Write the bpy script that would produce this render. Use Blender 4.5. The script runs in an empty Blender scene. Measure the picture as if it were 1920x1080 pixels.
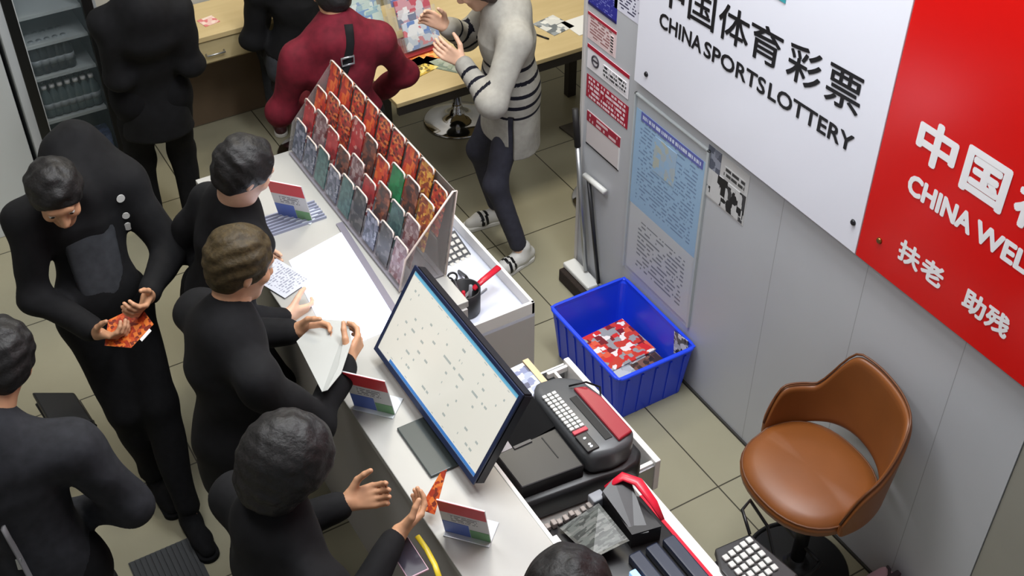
import bpy, bmesh, math, random
import numpy as np
from mathutils import Vector, Matrix

S = bpy.context.scene
COL = S.collection
rad = math.radians

# ------------------------------------------------------------------ camera
H = 4.0                       # the security camera hangs 4 m above the floor
F = 2300.0                    # focal length in pixels of a 1920-wide frame
YAW, PIT, ROLL = rad(30.45), rad(40.85), rad(0.17)
def cam_axes():
    f = np.array([math.sin(YAW)*math.cos(PIT), math.cos(YAW)*math.cos(PIT), -math.sin(PIT)])
    r = np.cross(f, [0, 0, 1]); r /= np.linalg.norm(r); d = np.cross(f, r)
    c, s = math.cos(ROLL), math.sin(ROLL)
    return np.stack([c*r+s*d, -s*r+c*d, f])
RC = cam_axes()
cd = bpy.data.cameras.new('camera'); cam = bpy.data.objects.new('camera', cd); COL.objects.link(cam)
cd.sensor_width = 36.0; cd.lens = F/1920*36.0; cd.clip_start = 0.05; cd.clip_end = 60
cam.matrix_world = Matrix(((RC[0][0], -RC[1][0], -RC[2][0], 0), (RC[0][1], -RC[1][1], -RC[2][1], 0),
                           (RC[0][2], -RC[1][2], -RC[2][2], H), (0, 0, 0, 1)))
S.camera = cam
def at(x, y, z=0.0):          # a point of the photograph on the level z
    d = RC.T @ np.array([(x-960)/F, (y-540)/F, 1.0]); t = (z-H)/d[2]
    return Vector((float(t*d[0]), float(t*d[1]), z))
WX = 2.688                    # the wall with the lottery boards
def onwall(x, y, X=WX):
    d = RC.T @ np.array([(x-960)/F, (y-540)/F, 1.0]); t = X/d[0]
    return Vector((X, float(t*d[1]), float(H+t*d[2])))

# ------------------------------------------------------------------ world, lamps, exposure
S.view_settings.view_transform = 'Standard'; S.view_settings.look = 'None'
S.view_settings.gamma = 1.0; S.view_settings.use_curve_mapping = False
S.view_settings.exposure = 0.0
w = bpy.data.worlds.new('world'); S.world = w; w.use_nodes = True
w.node_tree.nodes['Background'].inputs[0].default_value = (0.90, 0.94, 1.0, 1)
w.node_tree.nodes['Background'].inputs[1].default_value = 0.30
def area(name, loc, sx, sy, power, col):
    l = bpy.data.lights.new(name, 'AREA'); l.shape = 'RECTANGLE'; l.size = sx; l.size_y = sy
    l.energy = power; l.color = col
    o = bpy.data.objects.new(name, l); COL.objects.link(o); o.location = loc
    return o
area('ceiling_lamp_counter', (1.55, 3.3, 4.25), 0.6, 1.6, 52, (0.96, 0.98, 1.0))
area('ceiling_lamp_wall', (2.15, 2.4, 4.2), 0.4, 1.6, 80, (0.94, 0.97, 1.0))
area('ceiling_lamp_table', (3.0, 5.2, 4.25), 1.2, 0.6, 70, (1.0, 0.92, 0.76))
area('added_lamp_left', (0.2, 2.9, 4.25), 0.6, 1.4, 40, (0.98, 0.98, 1.0))  # added lamp with no known fitting, brightens the floor on the left
area('ceiling_lamp_fridge', (0.4, 4.7, 4.25), 1.0, 0.5, 10, (1.0, 0.97, 0.92))

# ------------------------------------------------------------------ materials
def lin(c):
    return tuple(((v/255.0)/12.92 if v/255.0 <= 0.04045 else ((v/255.0+0.055)/1.055)**2.4) for v in c)+(1.0,)
MC = {}
def mat(name, c, rough=0.5, metal=0.0, spec=0.5, emit=0.0, trans=0.0, alpha=1.0, noise=0.0, nscale=8.0, bump=0.0):
    if name in MC: return MC[name]
    m = bpy.data.materials.new(name); m.use_nodes = True; MC[name] = m
    nt = m.node_tree; b = nt.nodes['Principled BSDF']
    b.inputs['Base Color'].default_value = lin(c); b.inputs['Roughness'].default_value = rough
    b.inputs['Metallic'].default_value = metal; b.inputs['Specular IOR Level'].default_value = spec
    if emit:
        b.inputs['Emission Color'].default_value = lin(c); b.inputs['Emission Strength'].default_value = emit
    if trans: b.inputs['Transmission Weight'].default_value = trans
    if alpha < 1: b.inputs['Alpha'].default_value = alpha
    if noise or bump:
        tc = nt.nodes.new('ShaderNodeTexCoord'); n = nt.nodes.new('ShaderNodeTexNoise')
        n.inputs['Scale'].default_value = nscale; n.inputs['Detail'].default_value = 5
        nt.links.new(tc.outputs['Object'], n.inputs['Vector'])
        if noise:
            r = nt.nodes.new('ShaderNodeValToRGB')
            c0 = tuple(max(0, v*(1-noise)) for v in lin(c)[:3])+(1,); c1 = tuple(min(1, v*(1+noise)) for v in lin(c)[:3])+(1,)
            r.color_ramp.elements[0].color = c0; r.color_ramp.elements[1].color = c1
            r.color_ramp.elements[0].position = 0.3; r.color_ramp.elements[1].position = 0.7
            nt.links.new(n.outputs['Fac'], r.inputs['Fac']); nt.links.new(r.outputs['Color'], b.inputs['Base Color'])
        if bump:
            bp = nt.nodes.new('ShaderNodeBump'); bp.inputs['Strength'].default_value = bump
            bp.inputs['Distance'].default_value = 0.01
            nt.links.new(n.outputs['Fac'], bp.inputs['Height']); nt.links.new(bp.outputs['Normal'], b.inputs['Normal'])
    return m
class NB:                     # a small node builder
    def __init__(s, name, rough=0.5, spec=0.5):
        s.m = bpy.data.materials.new(name); s.m.use_nodes = True; s.nt = s.m.node_tree
        s.b = s.nt.nodes['Principled BSDF']; s.b.inputs['Roughness'].default_value = rough
        s.b.inputs['Specular IOR Level'].default_value = spec
    def n(s, t, **k):
        q = s.nt.nodes.new(t)
        for a, v in k.items(): setattr(q, a, v)
        return q
    def set(s, i, v):
        if isinstance(v, (int, float, tuple)): i.default_value = v
        else: s.nt.links.new(v, i)
    def math(s, op, a, b=0.0, c=0.0):
        q = s.n('ShaderNodeMath', operation=op)
        for i, v in enumerate((a, b, c)): s.set(q.inputs[i], v)
        return q.outputs[0]
    def mix(s, f, a, b):
        q = s.n('ShaderNodeMix', data_type='RGBA')
        s.set(q.inputs['Factor'], f); s.set(q.inputs['A'], a); s.set(q.inputs['B'], b)
        return q.outputs['Result']
    def coord(s, kind='Object'):
        tc = s.n('ShaderNodeTexCoord'); sx = s.n('ShaderNodeSeparateXYZ')
        s.nt.links.new(tc.outputs[kind], sx.inputs[0])
        return tc.outputs[kind], sx.outputs[0], sx.outputs[1], sx.outputs[2]
    def noise(s, vec, scale, detail=3):
        q = s.n('ShaderNodeTexNoise'); s.set(q.inputs['Vector'], vec); q.inputs['Scale'].default_value = scale
        q.inputs['Detail'].default_value = detail
        return q.outputs['Fac']
    def col(s, v): s.set(s.b.inputs['Base Color'], v)
def printed(name, cols, scale=30, stretch=(1, 1, 1), rough=0.35, seed=0.0):
    """busy print: patches of several inks"""
    if name in MC: return MC[name]
    q = NB(name, rough); v, x, y, z = q.coord('Object')
    mp = q.n('ShaderNodeMapping'); q.set(mp.inputs['Vector'], v); mp.inputs['Scale'].default_value = stretch
    mp.inputs['Location'].default_value = (seed*3.1, seed*1.7, seed*2.3)
    vo = q.n('ShaderNodeTexVoronoi'); vo.distance = 'CHEBYCHEV'; vo.inputs['Scale'].default_value = scale
    q.set(vo.inputs['Vector'], mp.outputs[0])
    sp = q.n('ShaderNodeSeparateColor'); q.set(sp.inputs[0], vo.outputs['Color'])
    r = q.n('ShaderNodeValToRGB'); r.color_ramp.interpolation = 'CONSTANT'
    e = r.color_ramp.elements
    while len(e) < len(cols): e.new(0.5)
    for i, c in enumerate(cols): e[i].position = i/len(cols); e[i].color = lin(c)
    q.set(r.inputs['Fac'], sp.outputs[0]); q.col(r.outputs['Color']); MC[name] = q.m
    return q.m
def texted(name, paper, ink, rows, cols, a='y', b='z', lo=0.08, hi=0.92, dens=0.45, rough=0.5, fill=0.55, emit=0.0, seed=0.0):
    """rows of tiny illegible print; a = coordinate along a row, b = across rows (Generated)"""
    if name in MC: return MC[name]
    q = NB(name, rough); v, x, y, z = q.coord('Generated'); g = {'x': x, 'y': y, 'z': z}
    row = q.math('MULTIPLY', g[b], float(rows)); fr = q.math('FRACT', row); ri = q.math('FLOOR', row)
    band = q.math('LESS_THAN', q.math('ABSOLUTE', q.math('SUBTRACT', fr, 0.5)), fill/2)
    cb = q.n('ShaderNodeCombineXYZ'); q.set(cb.inputs[0], q.math('MULTIPLY', g[a], float(cols))); q.set(cb.inputs[1], q.math('MULTIPLY', ri, 7.31)); cb.inputs[2].default_value = seed
    ns = q.noise(cb.outputs[0], 1.0, 1)
    on = q.math('GREATER_THAN', ns, dens)
    m1 = q.math('MULTIPLY', q.math('GREATER_THAN', g[a], lo), q.math('LESS_THAN', g[a], hi))
    m2 = q.math('MULTIPLY', q.math('GREATER_THAN', g[b], lo), q.math('LESS_THAN', g[b], hi))
    k = q.math('MULTIPLY', q.math('MULTIPLY', band, on), q.math('MULTIPLY', m1, m2))
    c = q.mix(k, lin(paper), lin(ink)); q.col(c)
    if emit: q.set(q.b.inputs['Emission Color'], c); q.b.inputs['Emission Strength'].default_value = emit
    MC[name] = q.m
    return q.m

# ------------------------------------------------------------------ mesh helpers
def finish(bm, name, m, parent=None, smooth=False, loc=None, rel=True):
    """bm in world coordinates (rel) or already local; becomes one mesh object"""
    me = bpy.data.meshes.new(name); o = bpy.data.objects.new(name, me); COL.objects.link(o)
    if parent is not None:
        o.parent = parent
        if rel:
            off = Vector((0, 0, 0)); p = parent
            while p is not None: off += p.location; p = p.parent
            bmesh.ops.translate(bm, verts=bm.verts, vec=-off)
    elif rel:
        xs = [v.co for v in bm.verts]
        lo = Vector([min(v[i] for v in xs) for i in range(3)]); hi = Vector([max(v[i] for v in xs) for i in range(3)])
        c = Vector(((lo.x+hi.x)/2, (lo.y+hi.y)/2, lo.z)) if loc is None else Vector(loc)
        bmesh.ops.translate(bm, verts=bm.verts, vec=-c); o.location = c
    bm.to_mesh(me); bm.free()
    for q in (m if isinstance(m, (list, tuple)) else [m]): me.materials.append(q)
    if smooth:
        for p in me.polygons: p.use_smooth = True
    return o
def tag(o, label=None, cat=None, group=None, kind=None):
    if label: o['label'] = label
    if cat: o['category'] = cat
    if group: o['group'] = group
    if kind: o['kind'] = kind
    return o
def thing(name, label, cat, loc=(0, 0, 0), rz=0.0, group=None):
    o = bpy.data.objects.new(name, None); COL.objects.link(o); o.location = loc; o.rotation_euler = (0, 0, rz)
    o.empty_display_size = 0.1
    return tag(o, label, cat, group)
def BM(): return bmesh.new()
def join(bm, other):
    me = bpy.data.meshes.new('tmp'); other.to_mesh(me); other.free(); bm.from_mesh(me); bpy.data.meshes.remove(me)
    return bm
def box(bm, lo, hi, bev=0.0, seg=2, mtx=None, mi=0):
    t = bmesh.new(); bmesh.ops.create_cube(t, size=1)
    lo = Vector(lo); hi = Vector(hi)
    for v in t.verts: v.co = Vector([(lo[i]+hi[i])/2+v.co[i]*(hi[i]-lo[i]) for i in range(3)])
    if bev: bmesh.ops.bevel(t, geom=t.edges[:], offset=bev, segments=seg, profile=0.5, affect='EDGES')
    if mtx is not None: bmesh.ops.transform(t, matrix=mtx, verts=t.verts)
    for f in t.faces: f.material_index = mi
    return join(bm, t)
def frame_of(d):
    d = Vector(d).normalized(); u = d.cross(Vector((0, 0, 1)))
    if u.length < 1e-3: u = d.cross(Vector((0, 1, 0)))
    u.normalize(); return u, d.cross(u).normalized(), d
def tube(bm, pts, r, n=10, closed=False, caps=True, sx=1.0, sy=1.0, mi=0):
    pts = [Vector(p) for p in pts]; k = len(pts); rs = r if isinstance(r, (list, tuple)) else [r]*k
    rings = []; pu = None
    for i, p in enumerate(pts):
        d = (pts[(i+1) % k]-pts[i-1]) if closed else (pts[min(i+1, k-1)]-pts[max(i-1, 0)])
        u, v, d = frame_of(d)
        if pu is not None:
            u = (pu-d*pu.dot(d)).normalized(); v = d.cross(u)
        pu = u
        rings.append([bm.verts.new(p+(u*math.cos(2*math.pi*j/n)*sx+v*math.sin(2*math.pi*j/n)*sy)*rs[i]) for j in range(n)])
    for i in range(k if closed else k-1):
        a, b = rings[i], rings[(i+1) % k]
        for j in range(n):
            f = bm.faces.new((a[j], a[(j+1) % n], b[(j+1) % n], b[j])); f.material_index = mi
    if caps and not closed:
        bm.faces.new(rings[0][::-1]).material_index = mi; bm.faces.new(rings[-1]).material_index = mi
    return bm
def lathe(bm, prof, c=(0, 0, 0), n=32, mi=0):
    c = Vector(c); rings = []
    for r, z in prof:
        if r < 1e-5: rings.append([bm.verts.new(c+Vector((0, 0, z)))])
        else: rings.append([bm.verts.new(c+Vector((r*math.cos(2*math.pi*j/n), r*math.sin(2*math.pi*j/n), z))) for j in range(n)])
    for a, b in zip(rings, rings[1:]):
        for j in range(n):
            q = [a[j % len(a)], a[(j+1) % len(a)], b[(j+1) % len(b)], b[j % len(b)]]
            q = list(dict.fromkeys(q))
            if len(q) > 2: bm.faces.new(q).material_index = mi
    if len(rings[0]) > 1: bm.faces.new(rings[0][::-1]).material_index = mi
    if len(rings[-1]) > 1: bm.faces.new(rings[-1]).material_index = mi
    return bm
def slab(bm, quad, th, mi=0):
    """a sheet through four points, thickness th against its normal"""
    q = [Vector(p) for p in quad]; n = (q[1]-q[0]).cross(q[-1]-q[0]).normalized()
    a = [bm.verts.new(p) for p in q]; b = [bm.verts.new(p-n*th) for p in q]; k = len(q)
    fs = [bm.faces.new(a), bm.faces.new(b[::-1])]+[bm.faces.new((a[i], b[i], b[(i+1) % k], a[(i+1) % k])) for i in range(k)]
    for f in fs: f.material_index = mi
    return bm
def prism(bm, poly, z0, z1, bev=0.0, mi=0):
    t = bmesh.new(); a = [t.verts.new((p[0], p[1], z0)) for p in poly]; b = [t.verts.new((p[0], p[1], z1)) for p in poly]; k = len(poly)
    t.faces.new(a[::-1]); t.faces.new(b)
    for i in range(k): t.faces.new((a[i], a[(i+1) % k], b[(i+1) % k], b[i]))
    bmesh.ops.recalc_face_normals(t, faces=t.faces)
    if bev: bmesh.ops.bevel(t, geom=t.edges[:], offset=bev, segments=2, profile=0.5, affect='EDGES')
    for f in t.faces: f.material_index = mi
    return join(bm, t)
def one(name, bm, m, label, cat, group=None, smooth=False, kind=None):
    return tag(finish(bm, name, m, smooth=smooth), label, cat, group, kind)
def struct(name, bm, m): return tag(finish(bm, name, m), kind='structure')
def copy_tree(o, parent=None):
    c = o.copy(); COL.objects.link(c)
    if parent is not None: c.parent = parent
    for ch in list(o.children): copy_tree(ch, c)
    return c
def letters(body, size, offset=0.0, extrude=0.0015, spacing=1.0):
    """outline letters as a bmesh in the xy plane, baseline at y=0"""
    cu = bpy.data.curves.new('t', 'FONT'); cu.body = body; cu.size = size; cu.offset = offset; cu.extrude = extrude
    cu.space_character = spacing; cu.resolution_u = 3
    o = bpy.data.objects.new('t', cu); COL.objects.link(o); bpy.context.view_layer.update()
    me = bpy.data.meshes.new_from_object(o.evaluated_get(bpy.context.evaluated_depsgraph_get()))
    bm = bmesh.new(); bm.from_mesh(me); bpy.data.meshes.remove(me); bpy.data.objects.remove(o); bpy.data.curves.remove(cu)
    return bm
def wall_text(bm, body, p0, p1, height, X, bold=0.0, extrude=0.0014):
    """letters standing on the wall: the run goes from p0 to p1 (y,z on the wall), caps `height` tall; bold thickens every stroke"""
    t = letters(body, 1.0, 0.0, 0.0)
    xs = [v.co.x for v in t.verts]; ys = [v.co.y for v in t.verts]
    x0, x1, y0, y1 = min(xs), max(xs), min(ys), max(ys)
    L = abs(p1[0]-p0[0]); sx = (L-2*bold)/(x1-x0); sy = (height-2*bold)/(y1-y0)
    for v in t.verts:
        u = bold+(v.co.x-x0)*sx; h = bold+(v.co.y-y0)*sy
        v.co = Vector((X-extrude, p0[0]-u, p0[1]+(p1[1]-p0[1])*u/L+h))
    for f in t.faces:
        if f.normal.x > 0: f.normal_flip()
    base = t.copy()
    if bold:
        for i in range(8):
            c = base.copy(); bmesh.ops.translate(c, verts=c.verts, vec=(-.00008*(i+1), bold*math.cos(i*math.pi/4), bold*math.sin(i*math.pi/4))); join(t, c)
    base.free()
    return join(bm, t)

# ------------------------------------------------------------------ smooth bodies (blended distance field, meshed by surface nets)
def A(*v): return np.array(v, float)
def unit(v): v = np.asarray(v, float); return v/(np.linalg.norm(v)+1e-12)
def cap(a, b, ra, rb=None, k=None, flat=None): return ('c', np.asarray(a, float), np.asarray(b, float), ra, ra if rb is None else rb, k, flat)
def ell(c, r, F_=None, L_=None, k=None):
    f = unit(F_) if F_ is not None else A(1, 0, 0); l = unit(L_) if L_ is not None else A(0, 1, 0)
    l = unit(l-f*np.dot(l, f)); u = np.cross(f, l)
    return ('e', np.asarray(c, float), np.asarray(r, float), np.stack([f, l, u]), k)
def field(prims, lo, shape, h, k0):
    Fd = np.full(shape, 1.0)
    for p in prims:
        k = p[5] if p[0] == 'c' else p[4]; k = k0 if k is None else k
        if p[0] == 'c': mn = np.minimum(p[1]-p[3], p[2]-p[4]); mx = np.maximum(p[1]+p[3], p[2]+p[4])
        else: mn = p[1]-p[2].max(); mx = p[1]+p[2].max()
        mg = k+2.5*h
        i0 = np.maximum(((mn-mg-lo)/h).astype(int), 0); i1 = np.minimum(((mx+mg-lo)/h).astype(int)+2, shape)
        if (i1 <= i0).any(): continue
        X, Y, Z = np.meshgrid(*[lo[i]+h*np.arange(i0[i], i1[i]) for i in range(3)], indexing='ij')
        P = np.stack([X, Y, Z], -1)
        if p[0] == 'c':
            a, b, ra, rb = p[1:5]; ab = b-a; L2 = max(ab@ab, 1e-12)
            t = np.clip(((P-a)@ab)/L2, 0, 1); D = P-a-t[..., None]*ab
            if p[6] is not None:
                ax, s = p[6]; ax = unit(ax); D = D+(D@ax)[..., None]*ax*(1/s-1)
            d = np.linalg.norm(D, axis=-1)-(ra+(rb-ra)*t)
        else:
            Q = (P-p[1])@p[3].T/p[2]; n = np.linalg.norm(Q, axis=-1)
            d = (n-1)*n/(np.linalg.norm(Q/p[2], axis=-1)+1e-9)
            d = np.where(n < 1e-6, -p[2].min(), d)
        s = tuple(slice(i0[i], i1[i]) for i in range(3)); old = Fd[s]
        hh = np.maximum(k-np.abs(old-d), 0)/k
        Fd[s] = np.minimum(old, d)-hh*hh*k*0.25
    return Fd
def nets(Fd, lo, h):
    ins = Fd < 0; n = np.array(Fd.shape)-1
    cnt = np.zeros(n, int); acc = np.zeros(tuple(n)+(3,)); ne = np.zeros(n)
    sl = lambda o: tuple(slice(o[i], o[i]+n[i]) for i in range(3))
    cs = [(i, j, k) for i in (0, 1) for j in (0, 1) for k in (0, 1)]
    for c in cs: cnt += ins[sl(c)]
    act = (cnt > 0) & (cnt < 8)
    for c in cs:
        for ax in range(3):
            if c[ax]: continue
            e = list(c); e[ax] = 1
            f0, f1 = Fd[sl(c)], Fd[sl(e)]; x = (f0 < 0) != (f1 < 0)
            with np.errstate(all='ignore'): t = np.where(x, f0/(f0-f1), 0)
            for q in range(3): acc[..., q] += np.where(x, (t if q == ax else c[q]), 0)
            ne += x
    idx = np.full(n, -1); w = np.argwhere(act); idx[act] = np.arange(len(w))
    V = lo+h*(w+acc[act]/ne[act][:, None]); faces = []
    for ax in range(3):
        b, c = (ax+1) % 3, (ax+2) % 3
        s0 = [slice(1, -1)]*3; s0[ax] = slice(0, -1); s1 = list(s0); s1[ax] = slice(1, None)
        a0, a1 = ins[tuple(s0)], ins[tuple(s1)]
        base = np.argwhere(a0 != a1)
        flip = a0[a0 != a1]
        off = np.zeros(3, int); off[b] += 1; off[c] += 1; off[ax] += 0
        g = base+off; eb = np.eye(3, dtype=int)[b]; ec = np.eye(3, dtype=int)[c]
        q = np.stack([idx[tuple((g-eb-ec).T)], idx[tuple((g-ec).T)], idx[tuple(g.T)], idx[tuple((g-eb).T)]], 1)
        q[~flip] = q[~flip][:, ::-1]; faces.append(q)
    return V, np.concatenate(faces)
def wrinkle(V, amp, seed, f=26.0):
    r = np.random.RandomState(seed); o = np.zeros(len(V))
    for i in range(7):
        d = r.normal(size=3); d[2] *= 1.5; d = unit(d)*f*r.uniform(.5, 1.4)
        o += np.sin(V@d+r.uniform(0, 6)+1.3*np.sin(V@r.normal(size=3)*9))
    return o*amp/3
def soft(prims, h=0.012, k=0.03, cut=None, wr=0.0, seed=0, f=26.0):
    mn = np.min([np.minimum(p[1]-p[3], p[2]-p[4]) if p[0] == 'c' else p[1]-p[2].max() for p in prims], 0)-3*h
    mx = np.max([np.maximum(p[1]+p[3], p[2]+p[4]) if p[0] == 'c' else p[1]+p[2].max() for p in prims], 0)+3*h
    shape = tuple(((mx-mn)/h).astype(int)+2); Fd = field(prims, mn, shape, h, k)
    if cut or wr:
        X, Y, Z = np.meshgrid(*[mn[i]+h*np.arange(shape[i]) for i in range(3)], indexing='ij'); P = np.stack([X, Y, Z], -1)
        if wr: Fd = Fd+wrinkle(P.reshape(-1, 3), wr, seed, f).reshape(shape)
        if cut: Fd = np.maximum(Fd, cut(P))
    return nets(Fd, mn, h)
def soft_obj(name, parts, m, parent=None, loc=None, matfn=None):
    """parts: list of (V, faces) in world coordinates, together one mesh"""
    off = np.zeros(3)
    if loc is not None: off = np.asarray(loc, float)
    elif parent is not None:
        p = parent; o_ = Vector((0, 0, 0))
        while p is not None: o_ += p.location; p = p.parent
        off = np.array(o_)
    Vs, Fs, n = [], [], 0
    for V, f in parts: Vs.append(V); Fs.append(f+n); n += len(V)
    V = np.concatenate(Vs); f = np.concatenate(Fs)
    me = bpy.data.meshes.new(name); me.from_pydata((V-off).tolist(), [], f.tolist())
    for q in (m if isinstance(m, (list, tuple)) else [m]): me.materials.append(q)
    me.polygons.foreach_set('use_smooth', [True]*len(f))
    if matfn is not None: me.polygons.foreach_set('material_index', matfn(V[f].mean(1)).astype(int).tolist())
    me.update()
    o = bpy.data.objects.new(name, me); COL.objects.link(o)
    if parent is not None: o.parent = parent
    if loc is not None: o.location = loc
    return o

# ------------------------------------------------------------------ people
SKIN = mat('skin', (196, 146, 112), 0.5, noise=0.08, nscale=18)
SKIN2 = mat('skin_pale', (222, 178, 150), 0.5, noise=0.08, nscale=18)
EYEW = mat('eye_white', (225, 222, 215), 0.25); EYED = mat('eye_dark', (25, 18, 14), 0.2)
LIP = mat('lips', (165, 95, 85), 0.45)
BLK = mat('black_cloth', (17, 17, 19), 0.85, spec=0.25, noise=0.25, nscale=30)
BLK2 = mat('black_trouser_cloth', (15, 15, 17), 0.9, spec=0.2, noise=0.25, nscale=40)
CHAR = mat('charcoal_cloth', (36, 37, 41), 0.85, spec=0.25, noise=0.25, nscale=30)
HAIR = mat('black_hair', (20, 18, 18), 0.55, spec=0.4, noise=0.4, nscale=60, bump=0.4)
def bend(a, b, l1, l2, pole):
    a = np.asarray(a, float); b = np.asarray(b, float); d = b-a; L = np.linalg.norm(d); d = d/L
    Lc = min(L, (l1+l2)*0.999); x = (l1*l1-l2*l2+Lc*Lc)/(2*Lc); hgt = math.sqrt(max(l1*l1-x*x, 0))
    p = np.asarray(pole, float); p = p-d*(p@d); p = unit(p)
    return a+d*x+p*hgt
def hand_prims(w, d, nrm, side, curl=0.5, spread=0.12, s=1.0, thumb=0.6):
    """w wrist, d towards the fingers, nrm out of the palm, side towards the thumb"""
    d = unit(d); nrm = unit(nrm-d*np.dot(nrm, d)); side = unit(side-d*np.dot(side, d)-nrm*np.dot(side, nrm)); P = []
    offs = (0.030, 0.010, -0.010, -0.029); lens = (0.072, 0.080, 0.075, 0.060)
    for o, l in zip(offs, lens):
        kn = w+(d*0.086+side*o)*s-nrm*abs(o)*0.12
        P.append(cap(w+side*o*0.55*s+d*0.012*s, kn, 0.015*s, 0.0105*s, 0.012))
        fd = unit(d+side*o*spread*10*0.35); p = kn; ang = curl*0.75
        for j, (fr, rr) in enumerate(((0.45, 0.0092), (0.32, 0.0085), (0.25, 0.0076))):
            e = p+(fd*math.cos(ang)+nrm*math.sin(ang))*l*fr*s
            P.append(cap(p, e, rr*s, rr*0.93*s, 0.004)); p = e; ang += curl*(0.85 if j == 0 else 0.6)
    b = w+(d*0.022+side*0.026+nrm*0.006)*s; td = unit(d*0.62+side*0.72+nrm*thumb*0.55)
    e = b+td*0.044*s; P.append(cap(b, e, 0.0145*s, 0.0115*s, 0.012))
    td2 = unit(td+d*0.35+nrm*thumb*0.5-side*0.25); e2 = e+td2*0.032*s; P.append(cap(e, e2, 0.0108*s, 0.0098*s, 0.004))
    e3 = e2+unit(td2+d*0.3)*0.024*s; P.append(cap(e2, e3, 0.0098*s, 0.008*s, 0.004))
    return P
def shoe(name, ank, dirv, m_up, m_sole, parent, L=0.26, stripes=None):
    d = unit(A(dirv[0], dirv[1], 0)); s = A(-d[1], d[0], 0); g = A(ank[0], ank[1], ank[2]-0.08)
    heel = g-d*0.055; toe = g+d*(L-0.10); up = A(0, 0, 1)
    P = [cap(heel+up*0.045, g+d*0.10+up*0.040, 0.036, 0.040, 0.03), cap(g+d*0.10+up*0.036, toe+up*0.030, 0.038, 0.030, 0.03),
         cap(g+up*0.05, g-d*0.015+up*0.10, 0.040, 0.040, 0.03)]
    o = soft_obj(name, [soft(P, 0.008, 0.03, cut=lambda q: (g[2]+0.018)-q[..., 2])], m_up, parent,
                 matfn=stripes(g, d) if stripes else None)
    bm = BM(); pts = []
    for i in range(24):
        a = 2*math.pi*i/24; ca, sa = math.cos(a), math.sin(a)
        c = heel+d*0.01 if ca < 0 else toe
        wd = 0.040 if ca < 0 else 0.043
        p = c+d*ca*0.042+s*sa*wd; pts.append((p[0], p[1]))
    prism(bm, pts, g[2], g[2]+0.024, 0.005)
    so = finish(bm, 'sole', m_sole, o)
    return o
def person(label, face, pel, chest, head, hf, handL=None, handR=None, footL=None, footR=None, toes=None, m_top=BLK, m_leg=BLK2, m_hair=HAIR, skin=SKIN,
           elbowL=None, elbowR=None, shw=0.40, bulk=1.0, hair='short', shoe_m=None, sole_m=None, kneeL=None, kneeR=None, hem=0.78, seed=1, curl=0.5, palmL=None, palmR=None,
           fdL=None, fdR=None, top='jacket', hump=None, leg_r=1.0, coll=True, head_up=None, topfn=None, shoe_st=None, sleeve=1.0, thumbs=0.6, noshoe=False, top_wr=0.009, hem_drop=0.0, skirt=.158, skflat=.78, top_h=.0115, slit=False, arm=1.0):
    f = unit(A(*face, 0) if len(face) == 2 else face); l = A(-f[1], f[0], 0); up = A(0, 0, 1)
    pel = A(*pel); chest = A(*chest); head = A(*head); hf = unit(hf)
    hu = unit(head-chest) if head_up is None else unit(head_up); hf = unit(hf-hu*(hf@hu)*0.9); hu = unit(hu-hf*(hu@hf)); hl = np.cross(hu, hf)
    spine = unit(chest-pel); shL = chest+l*shw/2-spine*.035; shR = chest-l*shw/2-spine*.035
    hiL = pel+l*0.085-up*0.02; hiR = pel-l*0.085-up*0.02
    footL = A(*footL) if footL is not None else A(pel[0]+l[0]*.11, pel[1]+l[1]*.11, .08)
    footR = A(*footR) if footR is not None else A(pel[0]-l[0]*.11, pel[1]-l[1]*.11, .08)
    if handL is None: handL = shL+l*0.06-up*0.52+f*0.06
    if handR is None: handR = shR-l*0.06-up*0.52+f*0.06
    handL = A(*handL); handR = A(*handR)
    elL = bend(shL, handL, .29, .26, elbowL if elbowL is not None else -f-up+l*0.6); elR = bend(shR, handR, .29, .26, elbowR if elbowR is not None else -f-up-l*0.6)
    knL = bend(hiL, footL, .42, .42, kneeL if kneeL is not None else f+l*.1); knR = bend(hiR, footR, .42, .42, kneeR if kneeR is not None else f-l*.1)
    base = A(pel[0], pel[1], 0)
    # --- body: one mesh of skin
    neck0 = chest+spine*0.04; jaw = head-hu*0.06
    torso = [cap(pel, chest-spine*.03, 0.10, 0.095, 0.05, (f, .62)), cap(hiL, knL, .065, .048), cap(knL, footL, .046, .035), cap(hiR, knR, .065, .048), cap(knR, footR, .046, .035),
             cap(chest, shL, .045, .04), cap(chest, shR, .045, .04), cap(shL, elL, .04, .034), cap(shR, elR, .04, .034), cap(neck0, jaw, .06, .055)]
    hs = 1.0
    hp = [ell(head+hu*.022-hf*.010, A(.094, .077, .098), hf, hl), ell(head-hu*.05+hf*.022, A(.066, .056, .068), hf, hl, .03), ell(head-hu*.100+hf*.058, A(.026, .03, .022), hf, hl, .03),
          cap(head+hu*.016+hf*.082, head-hu*.030+hf*.104, .009, .0135, .014), cap(head-hu*.034+hf*.094-hl*.011, head-hu*.034+hf*.094+hl*.011, .009, .009, .01),
          cap(head+hu*.032+hf*.076-hl*.032, head+hu*.032+hf*.076+hl*.032, .013, .013, .02), cap(head-hu*.064+hf*.079-hl*.016, head-hu*.064+hf*.079+hl*.016, .0075, .0075, .008),
          cap(head-hu*.074+hf*.077-hl*.012, head-hu*.074+hf*.077+hl*.012, .0075, .0075, .008),
          ell(head-hu*.022+hf*.060-hl*.042, A(.022, .02, .02), hf, hl, .02), ell(head-hu*.022+hf*.060+hl*.042, A(.022, .02, .02), hf, hl, .02),
          ell(head+hl*.078-hu*.008-hf*.012, A(.018, .009, .031), hf-hl*.3, hl, .008), ell(head-hl*.078-hu*.008-hf*.012, A(.018, .009, .031), hf+hl*.3, hl, .008),
          cap(neck0, jaw-hf*.02, .058, .054, .03)]
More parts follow.
